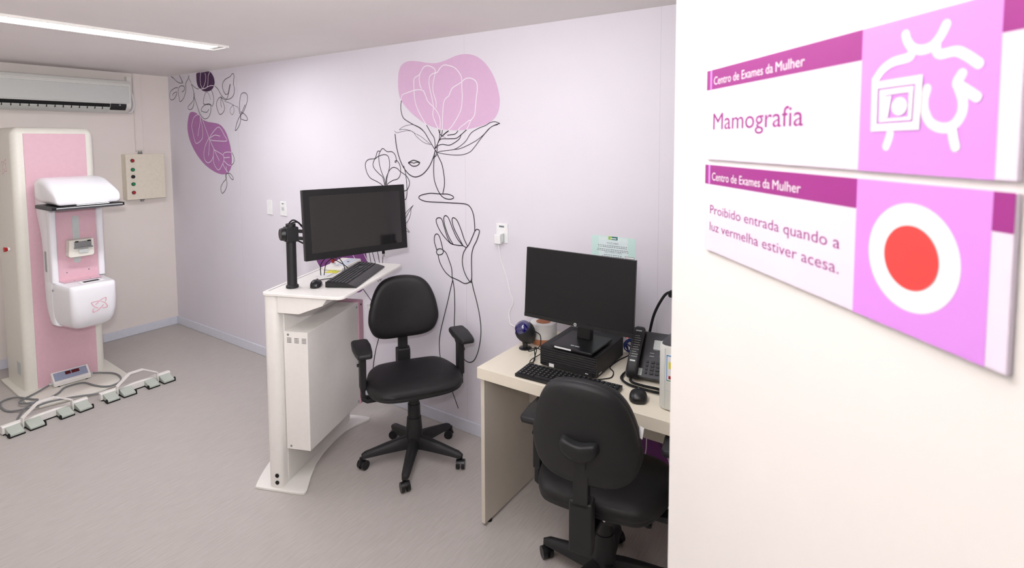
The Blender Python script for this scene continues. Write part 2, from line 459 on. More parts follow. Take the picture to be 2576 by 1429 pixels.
    ('cor', 'black', 6.0, '-5500,2357 -5448,2335 -5394,2304 -5339,2287 -5297,2289 -5316,2326 -5345,2357'),
    ('cor', 'black', 6.0, '-5325,2336 -5283,2283'),
    ('cor', 'black', 6.0, '-5163,2345 -5189,2313 -5232,2276 -5233,2222 -5276,2152 -5350,2118 -5368,2165 -5372,2229 -5341,2257 -5276,2256 -5254,2236 -5271,2215 -5309,2203'),
    ('cor', 'black', 6.0, '-5380,2248 -5437,2247 -5516,2223 -5543,2183 -5527,2145 -5465,2147 -5414,2186 -5412,2209 -5470,2198 -5487,2180'),
    ('cor', 'black', 6.0, '-4508,1660 -4478,1624 -4481,1578 -4519,1550'),
    ('cor', 'black', 6.0, '-4610,1473 -4610,1434 -4663,1398 -4702,1353 -4683,1306 -4628,1339 -4600,1392 -4613,1439 -4614,1468 -4578,1482 -4539,1479 -4499,1447 -4504,1430 -4541,1445 -4578,1487'),
    ('cor', 'black', 3.7, '-5175,2326 -5138,2279'),
    ('cor', 'black', 3.7, '-4894,2177 -4860,2177 -4829,2148 -4812,2113'),
    ('cor', 'black', 3.7, '-4591,2088 -4521,2075 -4454,2052 -4387,2029 -4368,1987 -4347,1962'),
    ('cor', 'black', 3.7, '-4454,2052 -4501,2029 -4511,2000 -4482,1974 -4453,1990 -4451,2031 -4458,2052'),
    ('cor', 'white', 7.4, '-5003,1989 -5065,1987 -5120,1957 -5152,1895 -5139,1832 -5090,1737 -4986,1772 -4965,1821 -4973,1892 -4997,1963 -5000,1985'),
    ('cor', 'white', 7.4, '-5000,1985 -5005,1919 -5031,1857 -5053,1799'),
    ('cor', 'white', 7.4, '-4968,1957 -4918,1873 -4857,1776 -4789,1689 -4757,1672 -4654,1639 -4632,1613 -4643,1575 -4720,1507 -4783,1542 -4804,1593 -4794,1663 -4789,1689'),
    ('cor', 'white', 7.4, '-4789,1689 -4744,1629 -4706,1586'),
    ('cor', 'white', 7.4, '-4857,1776 -4812,1819 -4710,1874 -4655,1852 -4611,1805 -4575,1758 -4702,1756 -4825,1763 -4857,1776'),
    ('cor', 'white', 7.4, '-4849,1783 -4764,1806 -4680,1797'),
    ('cor', 'white', 7.4, '-4866,1781 -4930,1715 -4961,1644 -4948,1591 -4899,1565 -4839,1584 -4799,1628'),
    ('cor', 'white', 7.4, '-4858,1763 -4868,1689 -4882,1627'),
    ('cor', 'white', 7.4, '-4638,1639 -4621,1656 -4566,1662 -4511,1660'),
    ('cor', 'white', 7.4, '-4632,1613 -4540,1618'),
    ('cor', 'white', 7.4, '-4634,1588 -4573,1555 -4526,1550'),
    ('cor', 'white', 7.4, '-4652,1562 -4623,1524 -4577,1491'),
    ('cor', 'white', 7.4, '-4602,1541 -4594,1486'),
    ('dsk', 'white', 5.5, '-890,430 -891,300 -896,228 -922,118'),
    ('dsk', 'white', 5.5, '-786,245 -776,189 -803,85'),
    ('dsk', 'black', 3.7, '-835,308 -810,280 -767,232'),
]

# ================================================================ THE ROOM
XL, XR, YB, ZC = -5.57, 1.0, 2.487, 2.36
YF0, YF1 = -0.16, -0.04          # the doorway wall
YH = -2.0                        # far wall of the corridor
DX0, DX1, DZ = -0.58, 0.43, 2.10  # doorway opening

bm = B(); box(bm, XL - .1, XR + .1, YH - .1, YB + .1, -0.08, 0.0)
struct(mesh('floor', bm, M_floor))
bm = B(); box(bm, XL - .1, XR + .1, YH - .1, YB + .1, ZC, ZC + 0.08)
struct(mesh('ceiling', bm, M_ceil))
bm = B(); box(bm, XL - .1, XR + .1, YB, YB + .1, 0.0, ZC)
wall_back = struct(mesh('wall_back', bm, M_mural))
bm = B(); box(bm, XL - .1, XL, YH, YB, 0.0, ZC)
struct(mesh('wall_left', bm, M_cream))
bm = B(); box(bm, XR, XR + .1, YH, YB, 0.0, ZC)
struct(mesh('wall_right', bm, M_cream))
bm = B()
box(bm, XL, DX0 - .04, YF0, YF1, 0.0, ZC)
box(bm, DX1 + .04, XR, YF0, YF1, 0.0, ZC)
box(bm, DX0 - .04, DX1 + .04, YF0, YF1, DZ + .04, ZC)
struct(mesh('wall_front', bm, M_cream))
bm = B(); box(bm, XL, XR, YH - .1, YH, 0.0, ZC)
struct(mesh('wall_corridor', bm, M_hall))
bm = B()
box(bm, DX0 - .04, DX0, YF0 - .01, YF1 + .004, 0, DZ + .04)
box(bm, DX1, DX1 + .04, YF0 - .01, YF1 + .004, 0, DZ + .04)
box(bm, DX0, DX1, YF0 - .01, YF1 + .004, DZ, DZ + .04)
struct(mesh('trim_1', bm, M_door, bevel=.003))
bm = B(); box(bm, XL, XR, YB - .012, YB, 0.0, 0.075)
struct(mesh('baseboard_back', bm, M_base, bevel=.004))
bm = B(); box(bm, XL, XL + .012, YF1, YB - .012, 0.0, 0.075)
struct(mesh('baseboard_left', bm, M_base, bevel=.004))
bm = B()
box(bm, XL + .012, DX0 - .05, YF1, YF1 + .012, 0.0, 0.075)
struct(mesh('baseboard_front', bm, M_base, bevel=.004))

# ---- printed mural on the back wall
def pts2(s):
    return [tuple(int(v) / 1000.0 for v in t.split(',')) for t in s.split(' ')]
MUR = {'lilac': 0, 'purple': 1, 'plum': 2, 'mauve': 3, 'black': 4, 'white': 5}
MUR_M = [M_lilac, M_purple, M_plum, M_mauve, M_line, M_wline]
MUR_N = {'fig': 'woman_and_flower_print', 'cor': 'leaf_branch_print', 'low': 'dark_flower_print', 'dsk': 'purple_blossom_print'}
for key, nm in MUR_N.items():
    bm = B()
    for p, c, s in MURAL_BLOBS:
        if p == key:
            P = smooth([(x, z, 0) for x, z in pts2(s)], 5, True)
            P = [(q.x, min(max(q.y, .078), ZC - .002)) for q in P]
            f = bm.faces.new([bm.verts.new((x, YB - 0.0008, z)) for x, z in P])
            f.material_index = MUR[c]
    for i, (p, c, w, s) in enumerate(MURAL_LINES):
        if p == key:
            dy = (0.0016 if c == 'white' else 0.0013) + 0.000004 * i
            ribbon(bm, pts2(s), w / 1000.0 * (.8 if p == 'cor' else 1), lambda u, v, d=dy: (u, YB - d, min(v, ZC - .001)), 6, MUR[c])
    bmesh.ops.triangulate(bm, faces=[f for f in bm.faces if len(f.verts) > 4])
    for f in bm.faces:
        f.normal_update()
        if f.normal.y > 0:
            f.normal_flip()
    mesh(nm, bm, MUR_M, wall_back, fix=False)

bm = B()
for x in (-4.395, -2.003, -0.848):
    box(bm, x - .0008, x + .0008, YB - .0003, YB, .076, ZC - .001)
mesh('wallpaper_seam', bm, mat('seam shade', (206, 202, 210), 0.8), wall_back)

# ---- ceiling strip lights
def strip_light(x0, x1, y0, y1, label, em, group):
    t = thing('ceiling_strip_light', label, 'lamp', ((x0 + x1) / 2, (y0 + y1) / 2, ZC), 0, group)
    hx, hy = (x1 - x0) / 2, (y1 - y0) / 2
    bm = B()
    for a in ((-hx, -hx + .012, -hy, hy), (hx - .012, hx, -hy, hy), (-hx + .012, hx - .012, -hy, -hy + .012), (-hx + .012, hx - .012, hy - .012, hy)):
        box(bm, *a, -.014, 0)
    mesh('frame', bm, M_white, t, bevel=.002)
    bm = B(); box(bm, -hx + .012, hx - .012, -hy + .012, hy - .05, -.0085, -.001)
    mesh('diffuser', bm, em, t)
    bm = B(); prism(bm, [(hy - .05, -.0085), (hy - .012, -.002), (hy - .012, -.001), (hy - .05, -.001)], 'x', -hx + .012, hx - .012)
    mesh('end_cap', bm, M_steel, t)
    return t
strip_light(-3.65, -3.465, 0.70, 1.92, 'long white recessed strip light in ceiling near air conditioner', E_room, None)
strip_light(-1.32, -1.135, 0.55, 1.75, 'unseen fill strip light added in ceiling above chair by desk', E_deskfill, None)  # out of view, added as fill for the desk end of the room
strip_light(-0.75, 0.15, -1.3, -0.75, 'unseen fill lamp added on corridor ceiling behind the doorway', E_hallfill, None)  # out of view, added so the door leaf comes out bright

# ---- door leaf, opened into the room, signs on its corridor face
DD = V((-0.648, 0.762, 0)).normalized()       # hinge -> latch
DN = V((-DD.y, DD.x, 0))                      # outward face, towards the camera
DF = DN * -0.30                               # foot of the perpendicular from the camera
DF = V((0.2286, 0.1944, 0))
door = bpy.data.objects.new('door_1', None)
COL.objects.link(door)
door.location = DF
# local x runs from latch to hinge, local y points into the leaf, z up
door.rotation_euler = (0, 0, math.atan2(-DD.y, -DD.x))
struct(door)
bm = B(); box(bm, -.7085, .285, 0, .036, .006, DZ - .006)
leaf = mesh('door_leaf', bm, M_door, door, bevel=.0015)
for z in (.25, 1.05, 1.85):
    bm = B(); cyl(bm, (.2835, .04, z - .05), 'z', .006, .006, .1, 12)
    mesh('hinge', bm, M_steel, door)
for y in (-.002, .038):
    s = -1 if y < 0 else 1
    bm = B()
    cyl(bm, (-.645, y, .98), 'y', .025, .025, .008 * s, 20)
    tube(bm, [(-.645, y, .98), (-.645, y + .045 * s, .98), (-.63, y + .055 * s, .98), (-.53, y + .055 * s, .98)], .009, 10, seg=4)
    mesh('door_handle', bm, M_steel, door)

SG0, SG1 = -.6075, -.2545
R90 = Matrix.Rotation(PI / 2, 4, 'X')
def sign(name, label, z0, z1):
    t = thing(name, label, 'sign', DF + V((0, 0, (z0 + z1) / 2)), door.rotation_euler[2])
    h = (z1 - z0) / 2
    bm = B(); box(bm, SG0, SG1, -.004, -.0004, -h, h)
    mesh('sign_plate', bm, M_sign, t, bevel=.0006)
    def flat(nm, x0, x1, za, zb, m, d=.00415):
        bm = B()
        bm.faces.new([bm.verts.new(p) for p in ((x0, -d, za), (x1, -d, za), (x1, -d, zb), (x0, -d, zb))])
        mesh(nm, bm, m, t)
    flat('header_band', SG0, -.3675, h - .022, h, M_signd)
    flat('header_bar', SG0 + .0085, SG0 + .0125, h - .0215, h, M_signl, .0043)
    flat('symbol_panel', -.3675, -.2665, -h, h, M_signl)
    flat('end_band', -.2665, SG1, h - .022, h, M_signd)
    w = Matrix.Translation((SG0 + .0165, -.0043, h - .0172)) @ R90
    text_mesh('header_text', 'Centro de Exames da', .0128, M_signw, t, w, .113)
    w = Matrix.Translation((SG0 + .1335, -.0043, h - .0172)) @ R90
    text_mesh('header_text', 'Mulher', .0128, M_signw, t, w, .041)
    return t, h
def on_sign(d):
    return lambda u, v: (u, -d, v)

sg, h = sign('wall_sign', 'upper purple and white sign reading Mamografia on white door', 1.7275, 1.829)
text_mesh('lettering', 'Mamografia', .0262, M_signd, sg, Matrix.Translation((SG0 + .0145, -.00415, -.0165)) @ R90, .159)
# white line symbol: shoulders, breast and plate
bm = B()
SD = .0043
def S1(txt, lev=0, w=.0062):
    P = [tuple(float(v) / 1000.0 for v in q.split(',')) for q in txt.split(' ')]
    P = [(-.3675 + x, z) for x, z in P]
    ribbon(bm, P, w, on_sign(SD + lev * .00025), 6)
    for e, f in ((P[0], P[1]), (P[-1], P[-2])):
        a0 = math.atan2(e[1] - f[1], e[0] - f[0])
        bm.faces.new([bm.verts.new((e[0] + w / 2 * math.cos(a0 + (a / 8 - .5) * PI), -SD - lev * .00025, e[1] + w / 2 * math.sin(a0 + (a / 8 - .5) * PI))) for a in range(9)])
S1('37.6,39.9 39.6,34.9 44.3,29.9 50.8,27.9 57.9,29.0 63.6,34.1 67.1,40.2')
S1('13.7,13.0 20.3,19.7 28.7,23.4 39.0,24.3 42.9,25.5 43.7,29.5', 1)
S1('61.4,29.3 61.6,25.3 65.1,23.0 74.5,23.2 81.0,20.1 89.0,14.1', 1)
S1('55.7,3.0 54.0,-3.6 54.9,-10.8 59.4,-18.2 67.5,-21.5 75.0,-20.0 79.7,-13.8 80.2,-6.3 77.5,1.4 76.0,4.9 78.9,9.6')
S1('77.4,3.1 82.0,0.2 88.8,-4.5', 1)
S1('28.6,-21.1 27.7,-27.0 25.3,-32.9')
S1('74.2,-21.3 75.4,-27.3 77.1,-32.8', 1)
def S2(outer, inner):
    o = [bm.verts.new((-.3675 + x / 1000, -SD - .0005, z / 1000)) for x, z in outer]
    i = [bm.verts.new((-.3675 + x / 1000, -SD - .0005, z / 1000)) for x, z in inner]
    for k in range(4):
        bm.faces.new((o[k], o[(k + 1) % 4], i[(k + 1) % 4], i[k]))
S2([(11, 11.6), (52.8, 12.4), (51.8, -22.2), (11.6, -22.8)], [(16.6, 6.8), (47.6, 7.2), (46.6, -17), (16.8, -17.6)])
S2([(18.4, 5.6), (46.2, 6.0), (45.4, -15.8), (18.6, -16.4)], [(23.4, 1.8), (42.8, 2.2), (42.8, -13.6), (23.2, -14.2)])
bm.faces.new([bm.verts.new((-.3675 + x / 1000, -SD - .0005, z / 1000)) for x, z in ((23.41, 1.0), (28.6, 1.0), (26.4, -13.6), (23.25, -13.6))])
bm.faces.new([bm.verts.new((-.3675 + .0355 + .0064 * math.cos(a * PI / 12), -SD - .0005, -.0065 + .0060 * math.sin(a * PI / 12))) for a in range(24)])
mesh('symbol', bm, M_signw, sg)
sg2, h = sign('wall_sign', 'lower purple sign with red dot warning about red light on door', 1.6225, 1.7215)
text_mesh('lettering', 'Proibido entrada quando a', .0143, M_signd, sg2, Matrix.Translation((SG0 + .0125, -.00415, -.006)) @ R90, .2105)
text_mesh('lettering', 'luz vermelha estiver acesa.', .0143, M_signd, sg2, Matrix.Translation((SG0 + .0125, -.00415, -.0255)) @ R90, .2105)
def disc(nm, r, d, m):
    bm = B()
    bm.faces.new([bm.verts.new((-.3186 + r * math.cos(a * PI / 32), -d, .0012 + r * math.sin(a * PI / 32))) for a in range(64)])
    mesh(nm, bm, m, sg2)
disc('white_ring', .0354, .0043, M_signw)
disc('red_dot', .021, .0047, M_signr)

# ---- left wall fittings
ac = thing('air_conditioner', 'long pale grey split air conditioner high on cream wall', 'air conditioner', (XL, 1.63, 2.0))
# local: x out of the wall, y along it, z up ; unit spans y -.46..+.475
bm = B()
prism(bm, [(.001, .0), (.12, .0), (.185, .035), (.2, .075), (.2, .255), (.185, .275), (.001, .285)], 'y', -.46, .475)
mesh('shell', bm, M_acbody, ac, bevel=.012, bseg=3)
bm = B(); prism(bm, [(.196, .078), (.203, .082), (.203, .222), (.196, .228)], 'y', -.455, .455)
mesh('front_panel', bm, M_acpan, ac, bevel=.003)
bm = B(); prism(bm, [(.196, .232), (.205, .236), (.205, .244), (.19, .268), (.186, .262)], 'y', -.455, .462)
mesh('top_trim', bm, M_acbody, ac, bevel=.002)
bm = B(); prism(bm, [(.15, .008), (.192, .034), (.204, .072), (.18, .074), (.14, .03)], 'y', -.45, .31)
mesh('air_outlet', bm, M_void, ac)
bm = B(); prism(bm, [(.128, -.002), (.172, .012), (.2, .038), (.197, .044), (.165, .022), (.125, .006)], 'y', -.45, .31)
mesh('louver', bm, M_acpan, ac, bevel=.001)
for k in range(14):
    y = -.43 + k * .0525
    bm = B(); box(bm, .18, .2035, y, y + .004, .026, .05)
    mesh('outlet_fin', bm, M_void, ac)
bm = B(); prism(bm, [(.176, .02), (.2, .046), (.2055, .074), (.19, .074), (.17, .03)], 'y', .315, .43)
mesh('display_window', bm, M_blackg, ac, bevel=.002)
text_mesh('display_digits', '15', .016, E_disp, ac, Matrix.Translation((.2075, .37, .057)) @ Matrix.Rotation(PI / 2, 4, 'Z') @ Matrix.Rotation(PI / 2 - .1, 4, 'X'))
bm = B()
box(bm, .002, .05, .497, .535, .22, .325)
mesh('pipe_box', bm, M_white, ac, bevel=.004)
bm = B()
tube(bm, [(.04, .52, .22), (.05, .54, .14), (.05, .545, .07), (.05, .52, .015), (.06, .47, .012)], .011, 10)
mesh('drain_hose', bm, M_roll, ac)

tr = thing('cable_trunking', 'slim cream vertical cable trunking between ceiling and control box', 'trunking', (XL, 2.22, 1.67))
bm = B(); box(bm, .001, .018, -.032, .032, 0, ZC - 1.67)
mesh('channel', bm, M_cream, tr, bevel=.002)
bm = B(); box(bm, .018, .021, -.026, .026, 0, ZC - 1.67)
mesh('cover', bm, M_cream, tr, bevel=.001)

cb = thing('control_box', 'cream wall control box with five coloured buttons under trunking', 'control box', (XL, 2.228, 1.24))
bm = B(); box(bm, .001, .085, -.155, .155, 0, .4)
mesh('enclosure', bm, M_boxc, cb, bevel=.004)
bm = B(); box(bm, .086, .098, -.157, .157, -.002, .402)
mesh('box_lid', bm, M_boxc, cb, bevel=.003)
for z, m, nm in ((.345, M_red, 'push_button'), (.265, M_green, 'push_button'), (.203, M_blackg, 'push_button'), (.137, M_green, 'push_button'), (.062, M_red, 'push_button')):
    bm = B(); cyl(bm, (.098, -.105, z), 'x', .0165, .0165, .005, 20)
    bz = mesh('button_bezel', bm, M_dgrey, cb, bevel=.001)
    bm = B(); cyl(bm, (.103, -.105, z), 'x', .013, .011, .009, 20)
    mesh(nm, bm, m, bz, bevel=.001)
for z, s in ((.402, 1), (-.002, -1)):
    bm = B(); cyl(bm, (.045, -.02, z), (0, 0, s), .02, .02, .014, 6); cyl(bm, (.045, -.02, z + .014 * s), (0, 0, s), .013, .013, .012, 14)
    mesh('cable_gland', bm, M_grey, cb)

# ---- wall plates on the back wall
def plate(label, x0, x1, z0, z1, name='wall_plate', cat='outlet'):
    t = thing(name, label, cat, ((x0 + x1) / 2, YB, (z0 + z1) / 2))
    hx, hz = (x1 - x0) / 2, (z1 - z0) / 2
    bm = B(); box(bm, -hx, hx, -.009, -.0003, -hz, hz)
    mesh('plate', bm, M_paper, t, bevel=.003)
    return t
p = plate('blank white wall plate, left of the pair on mural wall', -4.012, -3.943, 1.175, 1.291, 'blank_wall_plate', 'wall plate')
p = plate('white wall outlet right of blank plate, left of big monitor', -3.835, -3.757, 1.177, 1.289, 'power_outlet')
bm = B(); box(bm, -.014, .014, -.011, -.009, -.014, .012); mesh('socket', bm, M_lgrey, p)
bm = B(); box(bm, -.014, .012, -.0095, -.009, .034, .042); mesh('marking', bm, M_ink, p)
p = plate('white wall outlet holding a charger, above the desk', -1.778, -1.7, 1.179, 1.288, 'power_outlet')
bm = B(); box(bm, -.018, .016, -.0095, -.009, .032, .042); mesh('marking', bm, M_ink, p)

ch = thing('phone_charger', 'white plug charger with thin white cable on wall above desk', 'charger', (-1.751, YB - .0095, 1.204))
bm = B(); box(bm, -.021, .021, -.032, 0, -.03, .026); mesh('plug_body', bm, M_paper, ch, bevel=.006, bseg=3)
bm = B(); box(bm, .023, .033, -.022, -.002, -.02, .03); mesh('plug_side', bm, M_lgrey, ch, bevel=.003)
bm = B()
tube(bm, [(.0, -.016, -.03), (.008, -.012, -.09), (.02, .0, -.16), (.044, .002, -.22), (.066, .002, -.3), (.087, .003, -.35), (.068, 0, -.395), (.062, -.004, -.42), (.085, -.03, -.447), (.12, -.07, -.4525), (.2, -.1, -.4525)], .0026, 6)
mesh('charger_cable', bm, M_paper, ch)

# ---- poster on the back wall
po = thing('info_card', 'mint green information card on wall behind the desk monitor', 'poster', (-1.0725, YB, 1.13))
def pc(px, py):   # photo-crop units -> card local (x, z)
    return ((px - 845) * .00019, .146 - py * .000195)
bm = B(); prism(bm, rrect(.231, .292, .008), 'y', -.0015, -.0002)
mesh('card', bm, M_mint, po)
def pflat(nm, x0, x1, y0, y1, m, d=.0019):
    a, b = pc(x0, y0), pc(x1, y1)
    bm = B(); bm.faces.new([bm.verts.new(q) for q in ((a[0], -d, a[1]), (a[0], -d, b[1]), (b[0], -d, b[1]), (b[0], -d, a[1]))])
    mesh(nm, bm, m, po)
pflat('pale_panel', 440, 1240, 20, 1100, mat('pale mint print', (226, 240, 240), 0.5), .0017)
pflat('logo_badge', 705, 800, 0, 85, M_lime)
pflat('logo_badge', 800, 962, 0, 85, M_teal)
pflat('logo_bar', 765, 930, 36, 62, M_paper, .0022)
def ptext(s, size, x, y, w, m):
    a = pc(x, y)
    text_mesh('card_text', s, size, m, po, Matrix.Translation((a[0], -.0022, a[1])) @ R90, w)
ptext('VOCÊ SABIA?', .012, 660, 195, .063, M_ink)
ptext('SIGA O PASSO A PASSO', .01, 600, 425, .092, M_ink)
bm = B()
for x0, x1, y in ((410, 1245, 232), (420, 1240, 270), (400, 1255, 330), (385, 1280, 368), (580, 1090, 470), (525, 1150, 510), (640, 1030, 548), (540, 1120, 586), (760, 890, 624)):
    n = max(4, int((x1 - x0) / 60)); st = (x1 - x0) / n
    for k in range(n):
        a, b = pc(x0 + k * st, y), pc(x0 + (k + random.uniform(.6, .88)) * st, y + 15)
        bm.faces.new([bm.verts.new(q) for q in ((a[0], -.002, a[1]), (a[0], -.002, b[1]), (b[0], -.002, b[1]), (b[0], -.002, a[1]))])
mesh('fine_print', bm, M_ink, po)
pflat('teal_footer', 600, 1080, 655, 800, M_teal)
pflat('footer_mark', 670, 720, 690, 720, M_paper, .0023)
pflat('footer_mark', 755, 840, 690, 715, M_paper, .0023)
pflat('footer_mark', 870, 1000, 690, 718, M_paper, .0023)
pflat('frame_box', 1165, 1420, 470, 635, M_ink)
pflat('frame_inside', 1175, 1410, 480, 515, M_paper, .0022)
pflat('frame_inside', 1175, 1410, 525, 625, M_paper, .0022)
pflat('card_note', 1190, 1390, 672, 686, M_teal)

# ================================================================ MAMMOGRAPHY UNIT
mg = thing('mammography_machine', 'tall white and pink mammography machine standing by the left wall', 'mammography machine', (-4.86, 1.405, 0))
# local: x towards the room, y across, z up; column front at x = 0
bm = B()
prism(bm, [(-.43, -.27), (.19, -.285), (.33, -.255), (.395, .0), (.37, .16), (.24, .29), (-.2, .31), (-.43, .3)], 'z', 0, .016)
mesh('base_plate', bm, M_ivory, mg, bevel=.004)
bm = B()
def colsec(z, g=0.0):
    return [(x, y, z) for x, y in rrect(.42 - 2 * g, .474 - 2 * g, max(.045 - g, .012), 5, -.21, 0)]
Rg = [colsec(.016)] + [colsec(1.795)] + [colsec(1.795 + .06 * math.sin(a), .06 * (1 - math.cos(a))) for a in [PI / 2 * k / 6 for k in range(1, 7)]]
loft(bm, Rg)
mesh('column', bm, M_ivory, mg)
bm = B(); box(bm, -.003, .0045, -.172, .182, .018, 1.81)
mesh('front_panel', bm, M_pink, mg, bevel=.002)
bm = B(); box(bm, -.16, -.085, -.2385, -.2368, .115, .205)
mesh('rating_label', bm, M_lgrey, mg)
bm = B()
cyl(bm, (-.165, -.237, 1.005), 'y', .014, .014, -.012, 16)
es = mesh('emergency_base', bm, M_paper, mg, bevel=.001)
bm = B(); cyl(bm, (-.165, -.249, 1.005), 'y', .012, .018, -.02, 20)
mesh('emergency_button', bm, M_red, es, bevel=.002)
LOGO = ['980,875 920,878 880,882', '880,882 895,920 930,965 970,990', '935,930 970,900 1010,865 1080,840', '1080,840 1082,870 1070,905',
        '1010,890 1060,920 1085,960 1098,995', '1098,995 1060,1003 1025,1003', '1045,950 1010,985 960,1025 900,1045', '900,1045 897,1015 905,980']
def logo(bm, k, w, to3):
    for s in LOGO:
        ribbon(bm, [((float(q.split(',')[0]) - 990) * k, -(float(q.split(',')[1]) - 945) * k) for q in s.split(' ')], w, to3, 5)
bm = B(); logo(bm, .00052, .005, lambda u, v: (-.17 + u, -.2376, 1.58 + v))
mesh('side_logo', bm, M_logo, mg)
# C-arm body: side profile extruded across
bm = B()
xb = [(.501, .262), (.506, .245), (.518, .215), (.54, .183), (.575, .15), (.62, .125), (.67, .112), (.74, .108), (.80, .108), (.806, .108), (.85, .108), (.98, .112), (1.09, .098), (1.15, .078), (1.2, .055), (1.25, .033), (1.30, .016), (1.36, .010), (1.42, .02), (1.46, .04), (1.485, .07), (1.494, .10)]
loft(bm, [[(x, y, z) for x, y in rrect(.29 - x0 if z < .803 else .266 - x0, .304 - (.06 if z < .505 else .03 if z < .51 else 0), min(.034, (.266 - x0) * .3 + .005) if z < .803 else .034, 6, (x0 + (.29 if z < .803 else .266)) / 2, .014)] for z, x0 in xb])
mesh('gantry_arm', bm, M_gloss, mg, angle=50)
bm = B()
def rec(z, xf, hw, r, hb):
    c = .014
    hb -= .003
    P = [(.225, c + hb), (.225, c - hb), (.27, c - hb)]
    for k in range(7):
        a = PI / 2 * k / 6
        P.append((xf - r + r * math.sin(a), c - hw + r - r * math.cos(a)))
    for k in range(7):
        a = PI / 2 * k / 6
        P.append((xf - r + r * math.cos(a), c + hw - r + r * math.sin(a)))
    P.append((.27, c + hb))
    return [(x, y, z) for x, y in P]
loft(bm, [rec(.490, .39, .05, .03, .09), rec(.496, .435, .075, .04, .11), rec(.508, .472, .096, .045, .128), rec(.53, .502, .112, .045, .141), rec(.565, .522, .122, .042, .149), rec(.62, .533, .128, .038, .152), rec(.70, .536, .131, .034, .152), rec(.77, .533, .131, .03, .151), rec(.795, .528, .129, .028, .148), rec(.803, .518, .122, .022, .14)])
mesh('receptor_box', bm, M_gloss, mg, angle=60)
bm = B()
def headsec(x, zb, zt, w, r):
    return [(x, .0 + y, z) for y, z in rrect(w, zt - zb, r, 5, .012, (zt + zb) / 2)]
loft(bm, [headsec(.012, 1.37, 1.44, .22, .025), headsec(.02, 1.352, 1.465, .27, .036), headsec(.05, 1.343, 1.493, .305, .042), headsec(.10, 1.342, 1.507, .335, .043), headsec(.17, 1.342, 1.512, .358, .042), headsec(.26, 1.342, 1.511, .364, .04),
          headsec(.34, 1.342, 1.497, .366, .038), headsec(.43, 1.342, 1.463, .366, .035), headsec(.49, 1.342, 1.439, .364, .032), headsec(.52, 1.342, 1.424, .36, .029), headsec(.534, 1.344, 1.411, .352, .024), headsec(.54, 1.350, 1.398, .338, .018)])
th = mesh('tube_head', bm, M_gloss, mg, angle=60)
bm = B()
for x, y, z in ((.40, .0, 1.462), (.40, .045, 1.462), (.16, -.05, 1.508), (.16, .03, 1.508)):
    cyl(bm, (x, y, z - .003), 'z', .004, .004, .004, 10)
mesh('screw', bm, M_grey, th)
bm = B(); box(bm, .25, .545, -.19, .21, 1.316, 1.338)
tray = mesh('face_shield_tray', bm, M_blackg, mg, bevel=.003)
bm = B()
box(bm, .545, .553, -.17, .195, 1.314, 1.33)
mesh('tray_rail', bm, M_dgrey, tray, bevel=.001)
bm = B(); box(bm, .5532, .5545, -.17, .195, 1.3275, 1.331); box(bm, .53, .548, -.06, .12, 1.3385, 1.3415)
mesh('tray_edge', bm, M_paper, tray)
bm = B(); box(bm, .25, .54, -.195, -.189, 1.314, 1.336)
mesh('tray_side', bm, M_dgrey, tray, bevel=.001)
bm = B(); box(bm, .262, .2675, -.10, .128, .8065, 1.335)
mesh('inner_panel', bm, M_pink, mg)
bm = B(); prism(bm, [(.262, -.098), (.36, -.094), (.36, .12), (.262, .126)], 'z', .8052, .8075)
mesh('tray_panel', bm, M_pink, mg)
for y, dz in ((-.119, 0), (.147, .01)):
    bm = B(); loft(bm, [[(.262 + a, y + b, z) for a, b in rrect(.066, .038, .014, 4)] for z in (.80 + dz, .83, 1.2, 1.33)])
    mesh('side_cheek', bm, M_gloss, mg, bevel=.006)
bm = B(); prism(bm, rrect(.04, .33, .019, 5, .012, 1.08), 'x', .2676, .2688)
mesh('slide_track', bm, M_lgrey, mg)
bm = B()
prism(bm, [(-.055, .985), (-.055, .975), (-.045, .965), (.082, .965), (.092, .975), (.092, 1.085), (-.048, 1.085)], 'x', .2685, .335)
cr = mesh('compression_carriage', bm, M_ivory, mg, bevel=.006)
bm = B(); box(bm, .335, .339, -.022, .075, 1.035, 1.072); box(bm, .335, .352, -.026, .08, 1.025, 1.034)
mesh('paddle_holder', bm, M_grey, cr, bevel=.001)
bm = B(); box(bm, .339, .345, -.018, .0, 1.068, 1.076); box(bm, .339, .345, .052, .07, 1.068, 1.076)
mesh('clip', bm, M_void, cr)
bm = B(); box(bm, .335, .345, .0, .055, .992, 1.018)
mesh('latch', bm, M_lgrey, cr, bevel=.003)
bm = B(); box(bm, .395, .475, -.035, .095, .8045, .8068)
sl = mesh('receptor_frame', bm, M_paper, mg)
bm = B(); box(bm, .415, .455, -.015, .075, .8065, .8075)
mesh('receptor_slot', bm, M_void, sl)
bm = B()
for x, y, z, a in ((.2672, -.05, .858, 'x'), (.2672, .075, .858, 'x'), (.335, -.03, .8075, 'z'), (.335, .06, .8075, 'z')):
    cyl(bm, (x, y, z), a, .005, .004, .002, 12)
mesh('screw', bm, M_grey, mg)
bm = B(); box(bm, .17, .2, -.1396, -.137, .87, 1.01)
mesh('side_scale', bm, M_grey, mg)
bm = B(); logo(bm, .00042, .0056, lambda u, v: (.5362 + .00002 * 0, .037 + u, .655 + v))
mesh('front_logo', bm, M_logo, mg)
bm = B(); cyl(bm, (.28, -.139, .755), 'y', .007, .007, .004, 12)
mesh('side_screw', bm, M_grey, mg)

